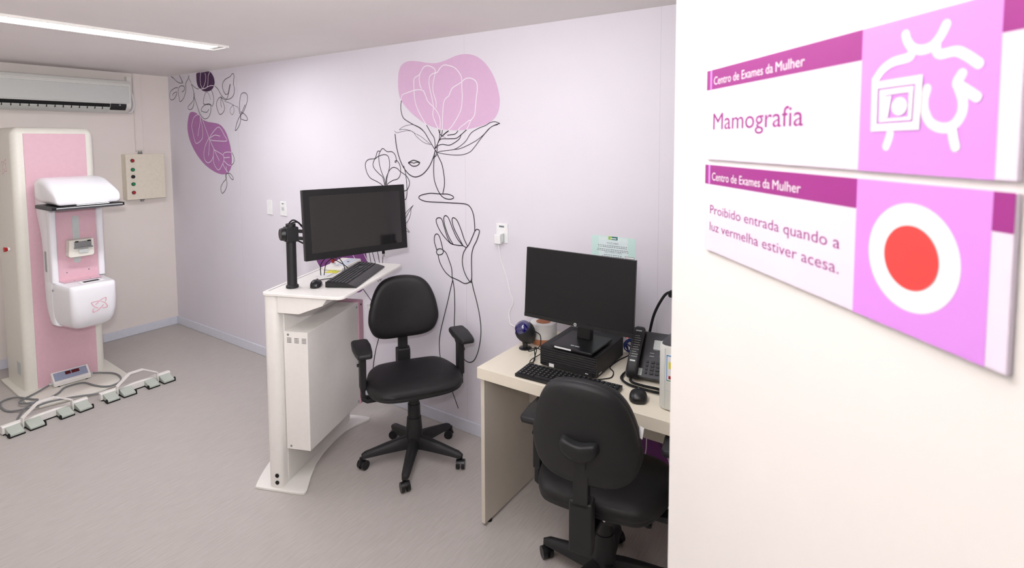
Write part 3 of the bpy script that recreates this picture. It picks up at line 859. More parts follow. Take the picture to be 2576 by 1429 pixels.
# ---- control display lying on the base plate
cd = thing('control_display', 'white control box with two red displays at foot of mammography machine', 'display', (-4.80, 1.408, .0162), math.radians(-3))
bm = B(); prism(bm, [(.03, .004), (.03, .03), (-.042, .088), (-.052, .086), (-.052, .004)], 'y', -.108, .108)
bd = mesh('housing', bm, M_white, cd, bevel=.004)
def slope(u, v, d):   # u across, v up the slope 0..1
    return (.028 - v * .068 + d * .63, u, .0335 + v * .0548 + d * .78)
def slp(nm, u0, u1, v0, v1, m, d):
    bm = B(); bm.faces.new([bm.verts.new(slope(u, v, d)) for u, v in ((u0, v0), (u1, v0), (u1, v1), (u0, v1))])
    mesh(nm, bm, m, cd)
slp('label_plate', -.098, .094, .14, .9, M_blue, .0012)
slp('red_display', -.032, .0, .52, .82, M_led, .0022)
slp('red_display', .005, .05, .52, .82, M_led, .0022)
bm = B()
for y in (-.08, .08):
    cyl(bm, (.022, y, 0), 'z', .008, .008, .006, 12)
    cyl(bm, (-.04, y, 0), 'z', .008, .008, .006, 12)
mesh('foot', bm, M_void, cd)
bm = B()
cyl(bm, (-.01, -.108, .022), 'y', .009, .008, -.02, 12); cyl(bm, (-.01, .108, .022), 'y', .009, .008, .02, 12)
mesh('cable_gland', bm, M_lgrey, cd)

# ---- foot pedal bars
def wedge(y0, y1):
    bm = B()
    prism(bm, [(.004, .008), (.004, .02), (-.018, .027), (-.078, .044), (-.082, .04), (-.082, .008)], 'y', y0, y1)
    return bm
def pedal_bar(label, loc, rz):
    t = thing('foot_pedal_bar', label, 'foot pedal', loc, rz, 'foot pedal bars on the floor')
    bm = B(); prism(bm, [(-.078, .004), (-.078, .046), (-.086, .052), (-.112, .052), (-.116, .046), (-.116, .004)], 'y', -.012, .428)
    mesh('bar', bm, M_white, t, bevel=.003)
    bm = B(); box(bm, -.0785, -.0745, -.01, .43, 0, .007)
    mesh('floor_strip', bm, M_void, t)
    for y0, y1, side in ((0, .068, -1), (.094, .166, 1), (.252, .318, -1), (.348, .418, 1)):
        pd = mesh('pedal', wedge(y0, y1), M_pedal, t, bevel=.003)
        bm = B(); box(bm, -.08, .004, y0 - .001, y1 + .003, 0, .0085)
        mesh('rubber_mat', bm, M_void, pd)
        yy = y0 - .006 if side < 0 else y1 + .002
        bm = B(); prism(bm, [(-.03, 0), (.004, 0), (.002, .026), (-.012, .028), (-.03, .012)], 'y', yy, yy + .006)
        mesh('pedal_guard', bm, M_void, pd, bevel=.001)
    # carrying handle: a flat strip bent over the bar
    bm = B()
    pth = [(-.066, .078, .012), (-.066, .08, .072), (-.085, .165, .128), (-.085, .25, .128), (-.066, .331, .082), (-.066, .333, .012)]
    rings = []
    for i, p in enumerate(pth):
        a = V(pth[max(i - 1, 0)]); b = V(pth[min(i + 1, len(pth) - 1)])
        tt = (b - a).normalized(); nn = V((1, 0, 0)); uu = tt.cross(nn).normalized()
        p = V(p)
        rings.append([p + nn * .016 + uu * .003, p - nn * .016 + uu * .003, p - nn * .016 - uu * .003, p + nn * .016 - uu * .003])
    loft(bm, rings)
    mesh('carry_handle', bm, M_white, t, bevel=.0008)
    return t
pedal_bar('white foot pedal bar with four grey pedals, left at image edge', (-4.212, .928, 0), math.radians(4))
pedal_bar('white foot pedal bar with four grey pedals, right one nearer skirting corner', (-4.23, 1.428, 0), math.radians(.6))

cbl = B()
tube(cbl, [(-4.808, 1.28, .036), (-4.77, 1.2, .026), (-4.712, 1.102, .024), (-4.66, 1.095, .022), (-4.60, 1.16, .022), (-4.583, 1.19, .022), (-4.64, 1.28, .023), (-4.714, 1.345, .023), (-4.70, 1.44, .023),
           (-4.58, 1.47, .023), (-4.501, 1.498, .023), (-4.47, 1.54, .023), (-4.50, 1.60, .023), (-4.60, 1.635, .023), (-4.70, 1.63, .024), (-4.77, 1.585, .027), (-4.797, 1.535, .036)], .006, 8)
c1 = tag(mesh('grey_cable', cbl, M_cable), 'grey cable looping across base plate from both ends of control display', 'cable')
cbl = B()
tube(cbl, [(-4.34, .99, .012), (-4.45, 1.02, .012), (-4.55, 1.08, .024), (-4.60, 1.16, .034), (-4.68, 1.15, .024), (-4.80, 1.11, .02), (-4.86, 1.07, .009), (-4.83, 1.025, .008), (-4.72, 1.01, .008), (-4.62, 1.03, .008), (-4.53, 1.12, .024),
           (-4.50, 1.20, .036), (-4.48, 1.32, .024), (-4.44, 1.43, .012), (-4.41, 1.50, .008), (-4.36, 1.53, .012)], .006, 8)
tag(mesh('grey_cable', cbl, M_cable), 'grey cable winding on floor between the two foot pedal bars', 'cable')

# ================================================================ WORKSTATION CONSOLE
CA = math.radians(22)
OC = V((-2.449, 1.525, 0))
cs = thing('workstation_console', 'white standing workstation console with pink edged cabinet beside the office chair', 'console', OC, CA)
# local: y along the console, x to the right, z up
def smooth2(pts, seg=4):
    return [(p.x, p.y) for p in smooth([(a, b, 0) for a, b in pts], seg, True)]
bm = B()
edge = [(-.127, .0), (-.1, -.012), (.02, -.014), (.13, -.012), (.151, .002), (.145, .03), (.10, .14), (.062, .27), (.046, .40), (.05, .54), (.075, .63), (.122, .71), (.13, .735), (.1, .75), (-.1, .75),
        (-.15, .735), (-.19, .6), (-.21, .4), (-.2, .25), (-.17, .12)]
prism(bm, smooth2(edge, 4), 'z', 0, .013)
mesh('base_plate', bm, M_white, cs, bevel=.003)
bm = B(); prism(bm, rrect(.076, .70, .026, 6, -.0175, .35), 'z', .013, .997)
mesh('column', bm, M_white, cs, bevel=.002)
bm = B(); box(bm, .0205, .0245, .055, .68, .03, .93)
mesh('side_panel', bm, M_white, cs, bevel=.001)
for z in (.076, .040):
    bm = B(); cyl(bm, (-.004, .001, z), 'y', .0105, .0105, -.003, 20)
    mesh('cable_hole', bm, M_void, cs)
bm = B(); prism(bm, rrect(.441, .72, .035, 6, .1645, .343), 'z', .996, 1.012)
mesh('tabletop', bm, M_white, cs, bevel=.004)
bm = B(); box(bm, -.034, -.028, .02, .66, 1.0118, 1.0126)
mesh('rail_groove', bm, M_grey, cs)
bm = B(); prism(bm, [(.0255, .993), (.0255, .909), (.142, .909), (.27, .957), (.296, .993)], 'y', .002, .30)
mesh('support_bracket', bm, M_white, cs, bevel=.002)
bm = B(); box(bm, .0255, .26, .30, .66, .962, .995)
mesh('under_rail', bm, M_white, cs, bevel=.002)
bm = B(); box(bm, .0255, .158, .045, .562, .196, .803)
cab = mesh('cabinet', bm, M_white, cs, bevel=.002)
bm = B(); box(bm, .0255, .163, .562, .617, .19, .808)
mesh('pink_end_frame', bm, M_pinkd, cs, bevel=.002)
bm = B()
for gx in (.045, .086, .127):
    for i in range(4):
        for j in range(4):
            x, z = gx + i * .0062, .772 - j * .0072
            box(bm, x, x + .0036, .0442, .0452, z - .0036, z)
mesh('vent_holes', bm, M_void, cab)
for x, y, z, ax in ((.05, .045, .787, 'y'), (.05, .045, .212, 'y'), (.158, .545, .78, 'x'), (.158, .545, .214, 'x'), (.163, .59, .785, 'x'), (.163, .59, .214, 'x')):
    bm = B(); cyl(bm, (x, y, z), ax, .006, .005, -.002 if ax == 'y' else .002, 12)
    mesh('screw', bm, M_grey if x != .163 else M_void, cab)
def con(x, y, z):
    c, s = math.cos(CA), math.sin(CA)
    return V((OC.x + c * x - s * y, OC.y + s * x + c * y, z))
TZ = 1.0125

# monitor on its pole
MX = V((.156, .512, 0)).normalized()          # along the screen, left to right (room axes)
mon = thing('pole_monitor', 'large black monitor on black pole standing on the white console', 'monitor', con(.047, .098, TZ), 0)
bm = B(); lathe(bm, [(.0305, 0), (.0305, .012), (.0235, .016), (.0235, .325)], 24)
mesh('pole', bm, M_black, mon, bevel=.001)
po_l = con(.047, .098, TZ)
m_c = V((-2.187, 1.845, 1.347)) - po_l            # screen centre relative to the pole foot
ang = math.atan2(MX.y, MX.x)
RM = Matrix.Translation(m_c) @ Matrix.Rotation(ang, 4, 'Z') @ Matrix.Rotation(math.radians(-5.0), 4, 'X')
# local of the panel: x right, y into the screen, z up
HW, HH = .271, .171
bm = B(); box(bm, -HW, HW, 0, .028, -HH, HH); bm.transform(RM)
pn = mesh('screen_housing', bm, M_blackg, mon, bevel=.003)
bm = B(); prism(bm, [(-.22, .028), (-.19, .062), (.19, .062), (.22, .028)], 'z', -.13, .13); bm.transform(RM)
mesh('rear_shell', bm, M_black, mon, bevel=.006)
bm = B(); box(bm, -HW + .002, HW - .002, -.0012, 0.0005, -HH + .002, HH - .002); bm.transform(RM)
mesh('front_glass', bm, M_blackg, pn)
bm = B(); box(bm, -.239, .239, -.0019, -.0005, -.137, .139); bm.transform(RM)
mesh('screen', bm, M_screen, pn)
cl = V((0, 0, .272))
bm = B()
box(bm, -.03, .03, -.03, .03, .235, .31)
bm.transform(Matrix.Rotation(ang, 4, 'Z'))
clm = mesh('clamp', bm, M_black, mon, bevel=.005)
bm = B()
rd = RM.inverted()
def arm_to(z):
    a = V((0, 0, .272 + z))
    b = RM @ V((-.14, .066, -.07 + z))
    tube(bm, [a, (a + b) / 2 + V((-.01, .0, 0)), b], .009, 8, seg=1)
arm_to(.018); arm_to(-.018)
b = RM @ V((-.14, .058, -.07))
mesh('mount_arm', bm, M_black, mon)
bm = B(); cyl(bm, V((0, 0, .275)) - MX * .03, -MX, .034, .03, .022, 20)
mesh('clamp_knob', bm, M_blackg, clm, bevel=.003)
bm = B()
tube(bm, [V((0, 0, .305)) - MX * .02, V((0, .0, .335)), V((0, 0, .34)) + MX * .02, V((0, 0, .315)) + MX * .05, RM @ V((-.2, .066, -.06))], .004, 6)
tube(bm, [V((.01, 0, .305)) - MX * .01, V((.01, .0, .328)), V((.01, 0, .33)) + MX * .03, V((.01, 0, .30)) + MX * .055, RM @ V((-.18, .066, -.09))], .004, 6)
tube(bm, [V((0, .02, .25)), V((0, .02, .225)) + MX * .03, RM @ V((-.2, .066, -.115)), RM @ V((-.1, .066, -.10))], .004, 6)
mesh('monitor_cables', bm, M_void, mon)
bm = B()
tube(bm, [RM @ V((.145, .035, -.14)), RM @ V((.145, .035, -.175)), RM @ V((.146, .036, -.19))], .0075, 8, seg=1)
pl = mesh('video_plug', bm, M_void, mon)
bm = B(); tube(bm, [RM @ V((.146, .036, -.19)), RM @ V((.147, .036, -.205))], .006, 8, seg=1)
mesh('plug_tip', bm, M_steel, pl)

# keyboards
def keyboard(name, label, w, d, loc, rz, palm=0.0, h0=.016, h1=.026, rows=6, cols=21):
    t = thing(name, label, 'keyboard', loc, rz)
    bm = B(); prism(bm, [(-d / 2 - palm, .0005), (-d / 2 - palm, .007 if palm else h0), (-d / 2, h0), (d / 2, h1), (d / 2, .0005)], 'x', -w / 2, w / 2)
    mesh('case', bm, M_blackg, t, bevel=.004 if palm else .002)
    bm = B()
    kw = (w - .02) / cols
    kd = (d - .016) / rows
    for r in range(rows):
        y0 = -d / 2 + .008 + r * kd + .001
        c = 0
        while c < cols:
            ln = 1
            if r == 0 and c == 4:
                ln = 6
            if (r in (3,) and 15 <= c < 18 and rows > 5):
                c += 1
                continue
            x0 = -w / 2 + .01 + c * kw + (.003 if c >= 15 else 0) + (.003 if c >= 18 else -.003)
            z = h0 + (h1 - h0) * ((y0 + kd / 2 + d / 2) / d)
            x1 = x0 + kw * ln - .0018
            vs = box(bm, x0, x1, y0, y0 + kd - .0018, z - .003, z + .0045)
            for v in vs[4:]:
                v.co.x += .0014 if v.co.x < (x0 + x1) / 2 else -.0014
                v.co.y += .001 if v.co.y < y0 + kd / 2 else -.001
            c += ln
    o = mesh('keys', bm, M_key, t)
    bm = B()
    random.seed(7)
    for r in range(rows):
        for c in range(cols):
            x = -w / 2 + .01 + (c + .35) * kw
            y = -d / 2 + .008 + (r + .5) * kd
            z = h0 + (h1 - h0) * ((y + d / 2) / d) + .0048
            if (r == 0 and 3 < c < 10) or (r == 3 and 15 <= c < 18):
                continue
            a = .0014
            bm.faces.new([bm.verts.new(q) for q in ((x - a, y - a, z), (x + a, y - a, z), (x + a, y + a, z), (x - a, y + a, z))])
    mesh('key_legends', bm, M_lgrey, o)
    return t
ek = keyboard('ergonomic_keyboard', 'large black ergonomic keyboard with palm rest on the white console', .46, .12, con(.243, .36, TZ), CA + math.radians(97.5), .042, .02, .03)
def mouse(name, label, loc, rz, l=.115, w=.062, h=.038, round_=False):
    t = thing(name, label, 'mouse', loc, rz)
    bm = B()
    prof = ((-.5, .35, .3), (-.47, .62, .5), (-.38, .84, .78), (-.2, .98, 1.0), (0, 1.0, 1.0), (.2, .95, .86), (.38, .84, .64), (.47, .66, .42), (.5, .4, .28))
    rings = []
    for y, sw, sh in prof:
        ring = []
        for k in range(20):
            a = 2 * PI * k / 20
            cx = math.cos(a); cz = math.sin(a)
            zz = (max(cz, 0) ** .8) * h * sh + .004 if cz > 0 else .004 + cz * .0035
            ring.append((cx * abs(cx) ** -.25 * w / 2 * sw if abs(cx) > 1e-6 else 0, y * l, zz))
        rings.append(ring)
    loft(bm, rings)
    mesh('shell', bm, M_blackg, t, angle=70)
    bm = B(); cyl(bm, (-.003, l * .28, h * .78), 'x', .009, .009, .006, 14)
    mesh('scroll_wheel', bm, M_dgrey, t)
    return t
mo = mouse('computer_mouse', 'black wired mouse on white console in front of pole', con(.155, .14, TZ), CA + math.radians(20), .092, .056, .032)
bm = B(); box(bm, -.011, .011, -.0375, -.0345, .0195, .0215); 
mesh('silver_mark', bm, M_lgrey, mo)
bm = B()
inv = to_local(mo)
tube(bm, [inv @ p for p in (con(.13, .19, TZ + .015), con(.125, .25, TZ + .006), con(.165, .33, TZ + .004), con(.17, .40, TZ + .03), con(.12, .42, TZ + .085), con(.08, .37, TZ + .07), con(.075, .345, TZ + .002))], .0022, 6)
mesh('mouse_cord', bm, M_void, mo)
bm = B()
inv = to_local(ek)
tube(bm, [inv @ p for p in (con(.16, .47, TZ + .012), con(.13, .44, TZ + .05), con(.075, .39, TZ + .09), con(.055, .35, TZ + .06), con(.062, .335, TZ + .004))], .0022, 6)
mesh('keyboard_cord', bm, M_void, ek)
bm = B(); prism(bm, [con(*q, 0).xy for q in ((.045, .315), (.105, .325), (.10, .40), (.04, .385))], 'z', TZ, TZ + .004)
tag(mesh('cable_grommet', bm, M_paper, bevel=.001), 'white cable grommet plate let into white console top', 'grommet')
bm = B(); prism(bm, [con(*q, 0).xy for q in ((.035, .412), (.049, .472), (.102, .463), (.111, .408))], 'z', TZ + .0003, TZ + .0012)
yn = tag(mesh('sticky_note', bm, M_yellow), 'yellow paper note lying on the console beside the keyboard', 'note')
bm = B()
ribbon(bm, [con(.07, .425, 0).xy, con(.075, .44, 0).xy, con(.065, .45, 0).xy, con(.085, .455, 0).xy, con(.09, .43, 0).xy], .004, lambda u, v: (u, v, TZ + .0015), 4)
mesh('scribble', bm, M_lime, yn)
tp = thing('exposure_control_panel', 'white control tray with red emergency knob at back of console', 'control panel', con(.06, .565, TZ), CA + math.radians(-3))
bm = B(); prism(bm, [(-.105, .001), (-.105, .014), (.10, .03), (.105, .026), (.105, .001)], 'x', -.062, .065)
mesh('housing', bm, M_white, tp, bevel=.004)
bm = B(); prism(bm, [(-.045, .0192), (-.045, .0202), (.088, .0306), (.088, .0296)], 'x', -.01, .056)
mesh('touch_label', bm, mat('pale blue label', (206, 214, 226), 0.4), tp)
bm = B(); lathe(bm, [(.0155, .017), (.0155, .034), (.014, .036)], 20, (-.02, -.06, 0))
kb = mesh('knob_base', bm, M_paper, tp)
bm = B(); lathe(bm, [(.008, .036), (.009, .04), (.0125, .052), (.012, .056), (.002, .058)], 20, (-.02, -.06, 0))
mesh('red_knob', bm, M_red, kb)
bm = B(); cyl(bm, (.03, .02, .0245), 'z', .007, .007, .005, 16)
mesh('push_button', bm, M_steel, tp)

# ================================================================ OFFICE CHAIRS
# local: +y is where the sitter looks, x to the sitter's right, z up
def pillow(bm, outline, c, levels, to3):
    """stack of scaled outlines: levels = [(scale, depth)], to3 maps (u, v, depth)"""
    rings = []
    for s, d in levels:
        rings.append([to3(c[0] + (u - c[0]) * s, c[1] + (v - c[1]) * s, d) for u, v in outline])
    loft(bm, rings)

SEAT = [(u, v * .94) for u, v in smooth2([(-.12, -.215), (.12, -.215), (.20, -.175), (.243, -.06), (.252, .06), (.225, .16), (.15, .215), (0, .228), (-.15, .215), (-.225, .16), (-.252, .06), (-.243, -.06), (-.20, -.175)], 4)]
BACK = [(u * .955, v * .955) for u, v in smooth2([(-.11, .0), (0, -.004), (.11, .0), (.175, .028), (.207, .09), (.208, .15), (.19, .235), (.155, .31), (.10, .355), (0, .37), (-.10, .355), (-.155, .31), (-.19, .235), (-.208, .15), (-.207, .09), (-.175, .028)], 4)]

def make_chair(label, loc, face, spokes, casters, tag_side, drop=0.0, bw=1.0):
    t = thing('office_chair', label, 'chair', loc, face - PI / 2, 'black office chairs')
    g0 = -(face - PI / 2)
    bm = B(); lathe(bm, [(.045, .075), (.047, .10), (.042, .20), (.038, .245), (.03, .246)], 28)
    mesh('base_hub', bm, M_black, t, bevel=.001)
    for k in range(5):
        a = spokes + k * 2 * PI / 5 + g0
        R = Matrix.Rotation(a, 4, 'Z')
        bm = B()
        secs = []
        for r, zb, zt, w in ((.025, .078, .145, .055), (.08, .078, .138, .052), (.15, .074, .122, .048), (.22, .068, .104, .042), (.262, .064, .094, .038), (.282, .064, .082, .028)):
            secs.append([(r, y, z) for y, z in ((-w / 2, zb), (w / 2, zb), (w / 2, zb + (zt - zb) * .55), (w * .3, zt - .003), (0, zt), (-w * .3, zt - .003), (-w / 2, zb + (zt - zb) * .55))])
        loft(bm, secs)
        bm.transform(R)
        mesh('base_leg', bm, M_black, t, angle=50)
        bm = B()
        for s in (-1, 1):
            cyl(bm, (0, s * .006, .0255), 'y', .0255, .0245, s * .017, 22)
        cyl(bm, (-.014, 0, .03), 'z', .009, .009, .04, 12)
        prism(bm, [(-.03, .03), (-.024, .045), (-.008, .054), (.01, .05), (.022, .038), (.01, .03)], 'y', -.006, .006)
        bm.transform(R @ Matrix.Translation((.274, 0, 0)) @ Matrix.Rotation(casters[k], 4, 'Z'))
        mesh('caster', bm, M_blackg, t)
    bm = B()
    lathe(bm, [(.034, .24), (.033, .32), (.029, .322)], 24)
    lathe(bm, [(.029, .318), (.028, .40)], 24)
    mesh('gas_lift', bm, M_black, t)
    bm = B(); box(bm, -.075, .075, -.14, .09, .375, .432); box(bm, -.03, .03, -.245, -.12, .372, .395)
    mech = mesh('mechanism', bm, M_black, t, bevel=.006)
    bm = B(); cyl(bm, (.04, -.1405, .392), 'y', .006, .005, -.003, 12)
    mesh('bolt', bm, M_steel, mech)
    bm = B()
    tube(bm, [(.06, -.06, .415), (.11, -.07, .408), (.14, -.075, .40)], .008, 8)
    loft(bm, [[(x, -.075 + y * f, .398 + z * f - (x - .13) * .25) for y, z in rrect(.05, .016, .0075, 3)] for x, f in ((.125, .5), (.14, .8), (.165, 1.0), (.185, .95), (.196, .7))])
    mesh('lever', bm, M_black, mech)
    # seat
    bm = B(); pillow(bm, SEAT, (0, 0), [(.80, .430), (.955, .432), (.99, .438), (1.0, .448), (.992, .453)], lambda u, v, d: (u, v, d))
    sh = mesh('seat_shell', bm, M_black, t)
    bm = B(); pillow(bm, SEAT, (0, 0), [(.97, .446), (1.0, .453), (1.004, .466), (.985, .481), (.93, .492), (.82, .498), (.6, .499), (.3, .497), (.02, .496)],
                     lambda u, v, d: (u, v, d - (.022 * max(0, (v - .08) / .15) ** 2 if d > .475 else 0)))
    mesh('seat_cushion', bm, M_leather, t, angle=75)
    # backrest, slightly curved round the sitter and leaning back
    TB = Matrix.Translation((0, -.262, .612 - drop)) @ Matrix.Rotation(math.radians(4), 4, 'X')
    cur = lambda u: .9 * u * u
    bm = B(); pillow(bm, BACK, (0, .18), [(.3, -.030), (.7, -.029), (.93, -.026), (.985, -.018), (1.0, -.006), (.99, .0)], lambda u, v, d: TB @ V((u * bw, d + cur(u), v)))
    bs = mesh('backrest_shell', bm, M_black, t, angle=60)
    bm = B(); pillow(bm, BACK, (0, .18), [(.985, -.003), (1.006, .002), (1.008, .016), (.985, .030), (.93, .039), (.82, .043), (.6, .044), (.3, .042), (.02, .041)], lambda u, v, d: TB @ V((u * bw, d + cur(u), v)))
    mesh('backrest_cushion', bm, M_leather, t, angle=75)
    # back post and its bracket
    bm = B()
    prism(bm, [(-.042, -.292), (.042, -.292), (.036, -.235), (-.036, -.235)], 'z', .355, .54)
    mesh('post_cover', bm, M_black, t, bevel=.008, bseg=3)
    bm = B()
    prism(bm, [(-.027, -.292), (.027, -.292), (.027, -.262), (-.027, -.262)], 'z', .52, .69)
    prism(bm, [(-.021, -.302), (.021, -.302), (.021, -.276), (-.021, -.276)], 'z', .66, .75)
    mesh('back_post', bm, M_black, t, bevel=.003)
    bm = B()
    ol = smooth2([(-.06, .097), (-.03, .078), (0, .072), (.03, .078), (.06, .097), (.064, .12), (.054, .138), (.0, .126), (-.054, .138), (-.064, .12)], 3)
    pillow(bm, ol, (0, .105), [(1.06, -.012), (1.0, -.036), (.94, -.044), (.7, -.047)], lambda u, v, d: TB @ V((u, d + cur(u) - .012, v + .03)))
    mesh('back_bracket', bm, M_black, bs, angle=55)
    bm = B(); box(bm, -.001, .001, -.006, .012, -.018, .018)
    bm.transform(TB @ Matrix.Translation((.2 * bw * tag_side, cur(.2) + .006, .195)) @ Matrix.Rotation(math.radians(60 * tag_side), 4, 'Z') @ Matrix.Rotation(math.radians(14 * tag_side), 4, 'Y'))
    mesh('label_tag', bm, M_paper, t)
    for s in (-1, 1):
        bm = B()
        prism(bm, [(s * .10, .372), (s * .25, .372), (s * .278, .39), (s * .278, .50), (s * .258, .50), (s * .258, .405), (s * .247, .395), (s * .10, .395)], 'y', -.038, .018)
        ap = mesh('armrest_post', bm, M_black, t, bevel=.004)
        bm = B(); box(bm, s * .268 - .016, s * .268 + .016, -.04, .024, .445, .655)
        mesh('armrest_sleeve', bm, M_black, ap, bevel=.005)
        bm = B(); cyl(bm, (s * .284, -.01, .575), 'x', .009, .008, s * .012, 12)
        mesh('height_button', bm, M_black, ap)
        bm = B()
        pad = [(-.033, -.13), (.033, -.13), (.044, -.115), (.049, -.03), (.043, .07), (.036, .12), (.028, .128), (-.028, .128), (-.036, .12), (-.043, .07), (-.049, -.03), (-.044, -.115)]
        loft(bm, [[(s * .271 + x * f, .018 + y * f * .94, z) for x, y in pad] for f, z in ((.86, .652), (.98, .657), (1.0, .669), (.97, .679), (.86, .685))])
        mesh('armrest_pad', bm, M_black, ap, bevel=.003)
    return t
make_chair('black office chair facing out into the room beside the white console', (-2.066, 2.10, 0), math.radians(-33), math.radians(-56), (.5, -1.3, 2.2, .8, -2.4), 1)
make_chair('black office chair with its back turned, pushed up to the cream desk', (-.832, 1.865, 0), math.radians(98), math.radians(174), (2.6, .4, 1.3, -.6, .9), 1, .012, .95)

# ================================================================ DESK
dk = thing('desk', 'cream laminate desk against the mural wall right of the office chair', 'desk', (-1.449, 1.868, 0))
# local: x right, y to the wall
DLEN, DDEP, DT = 1.36, .60, .748
bm = B(); box(bm, 0, DLEN, 0, DDEP, DT - .05, DT)
mesh('desktop', bm, M_wood, dk, bevel=.0015)
for x in (0.002, DLEN - .022):
    bm = B(); box(bm, x, x + .02, .024, DDEP - .02, .014, DT - .05)
    sp = mesh('side_panel', bm, M_woodin, dk, bevel=.001)
    for y in (.07, DDEP - .07):
        bm = B(); cyl(bm, (x + .01, y, 0), 'z', .012, .012, .0145, 14)
        mesh('foot', bm, M_void, sp)
bm = B(); box(bm, .022, DLEN - .022, .40, .418, .43, DT - .05)
mesh('modesty_panel', bm, M_woodin, dk, bevel=.001)
DZ0 = DT + .0004

pc_ = thing('desktop_computer', 'black flat desktop computer with ribbed front lying under the monitor foot', 'computer', (-1.09, 2.193, DZ0), math.radians(1))
bm = B(); box(bm, -.135, .135, -.148, .148, .004, .0925)
mesh('case', bm, M_black, pc_, bevel=.002)
bm = B()
zs = [.010 + .0101 * k for k in range(9)]
prof = [(-.146, .006)]
for z in zs[1:]:
    prof += [(-.157, z - .0085), (-.155, z - .0012), (-.150, z - .0006)]
prof += [(-.146, .0915)]
prism(bm, prof, 'x', -.1345, .1345)
mesh('ribbed_front', bm, M_blackg, pc_, angle=20)
bm = B(); box(bm, -.10, .118, -.1585, -.152, .008, .026)
mesh('port_strip', bm, M_black, pc_)
bm = B(); box(bm, -.088, -.064, -.1592, -.158, .009, .024); mesh('label_sticker', bm, M_paper, pc_)
bm = B(); box(bm, .086, .10, -.159, -.158, .016, .0185); mesh('logo_mark', bm, M_paper, pc_)
bm = B(); box(bm, .135, .1356, -.13, -.10, .012, .017); mesh('side_logo', bm, M_lgrey, pc_)
for x in (-.1, .1):
    bm = B(); box(bm, x - .015, x + .015, -.12, .12, 0, .0045); mesh('foot', bm, M_void, pc_)

m2 = thing('desk_monitor', 'black desk monitor standing on the desktop computer', 'monitor', (-1.075, 2.165, DZ0 + .0929), 0)
bm = B(); prism(bm, rrect(.2, .215, .006, 3, 0.008, -.03), 'z', .009, .019); prism(bm, rrect(.17, .18, .006, 3, 0.008, -.03), 'z', 0, .0095)
st = mesh('stand_base', bm, M_blackg, m2, bevel=.003)
bm = B(); box(bm, -.07, .01, -.1385, -.1377, .0105, .0175); mesh('strip_sticker', bm, M_paper, st)
bm = B(); box(bm, -.012, .004, -.10, -.093, .0188, .0194); box(bm, .008, .03, -.10, -.094, .0188, .0194); mesh('base_mark', bm, M_lgrey, st)
bm = B(); prism(bm, [(.0, .018), (.035, .018), (.045, .26), (.03, .26)], 'x', -.033, .033)
mesh('stand_neck', bm, M_blackg, m2, bevel=.003)
RM2 = Matrix.Translation((-.018, -.032, .247)) @ Matrix.Rotation(math.radians(-.6), 4, 'Z') @ Matrix.Rotation(math.radians(-4), 4, 'X')
bm = B(); box(bm, -.270, .270, 0, .016, -.163, .163); bm.transform(RM2)
pn2 = mesh('screen_housing', bm, M_blackg, m2, bevel=.002)
bm = B(); prism(bm, [(-.20, .016), (-.17, .045), (.17, .045), (.20, .016)], 'z', -.12, .12); bm.transform(RM2)
mesh('rear_shell', bm, M_black, m2, bevel=.005)
bm = B(); box(bm, -.268, .268, -.0008, .0005, -.144, .161); bm.transform(RM2)
mesh('screen', bm, M_screenm, pn2)
bm = B(); box(bm, -.269, .269, -.0022, .0005, -.162, -.1445); bm.transform(RM2)
bz = mesh('lower_bezel', bm, M_blackg, pn2, bevel=.0006)
bm = B(); cyl(bm, (0, -.0022, -.1533), 'y', .0072, .0072, -.0006, 24); bm.transform(RM2)
lg = mesh('round_logo', bm, M_lgrey, bz)
text_mesh('logo_letters', 'hp', .0095, M_blackg, lg, RM2 @ Matrix.Translation((-.0046, -.0031, -.1556)) @ R90 @ Matrix.Shear('XZ', 4, (0, 0)), .0092, .0002)
bm = B(); cyl(bm, (.245, -.001, -.1632), 'y', .002, .002, .004, 10); bm.transform(RM2)
mesh('standby_light', bm, E_led, bz)

keyboard('flat_keyboard', 'thin black keyboard at front edge of the cream desk', .435, .122, (-1.04, 1.949, DZ0), math.radians(2), 0, .013, .018, 6, 21)
m3 = mouse('computer_mouse', 'black mouse on the cream desk right of the flat keyboard', (-.742, 1.972, DZ0), math.radians(20), .086, .070, .036)

# presentation barcode scanner
sc = thing('barcode_scanner', 'black egg shaped barcode scanner with blue window at left end of desk', 'scanner', (-1.388, 2.172, DZ0), math.radians(18))
bm = B(); lathe(bm, [(.031, 0), (.031, .003), (.027, .006), (.012, .008)], 28)
mesh('foot_plate', bm, M_blackg, sc)
bm = B(); prism(bm, [(-.009, 0.0), (.009, .0), (.012, .03), (.02, .06), (-.02, .06), (-.012, .03)], 'y', -.012, .008)
mesh('stem', bm, M_blackg, sc, bevel=.003)
RS = Matrix.Translation((0.004, 0, .076)) @ Matrix.Rotation(math.radians(-27), 4, 'Y') @ Matrix.Rotation(math.radians(20), 4, 'X') @ Matrix.Scale(1.1, 4)
bm = B(); lathe(bm, [(.006, -.052), (.02, -.046), (.034, -.028), (.042, -.005), (.044, .012), (.041, .026), (.036, .028)], 28); bm.transform(RS)
mesh('scanner_body', bm, M_black, sc)
bm = B(); lathe(bm, [(.037, .026), (.0355, .036), (.031, .046), (.023, .054), (.011, .0585), (.002, .0595)], 28); bm.transform(RS)
mesh('scan_window', bm, M_navy, sc)
bm = B()
inv = to_local(sc)
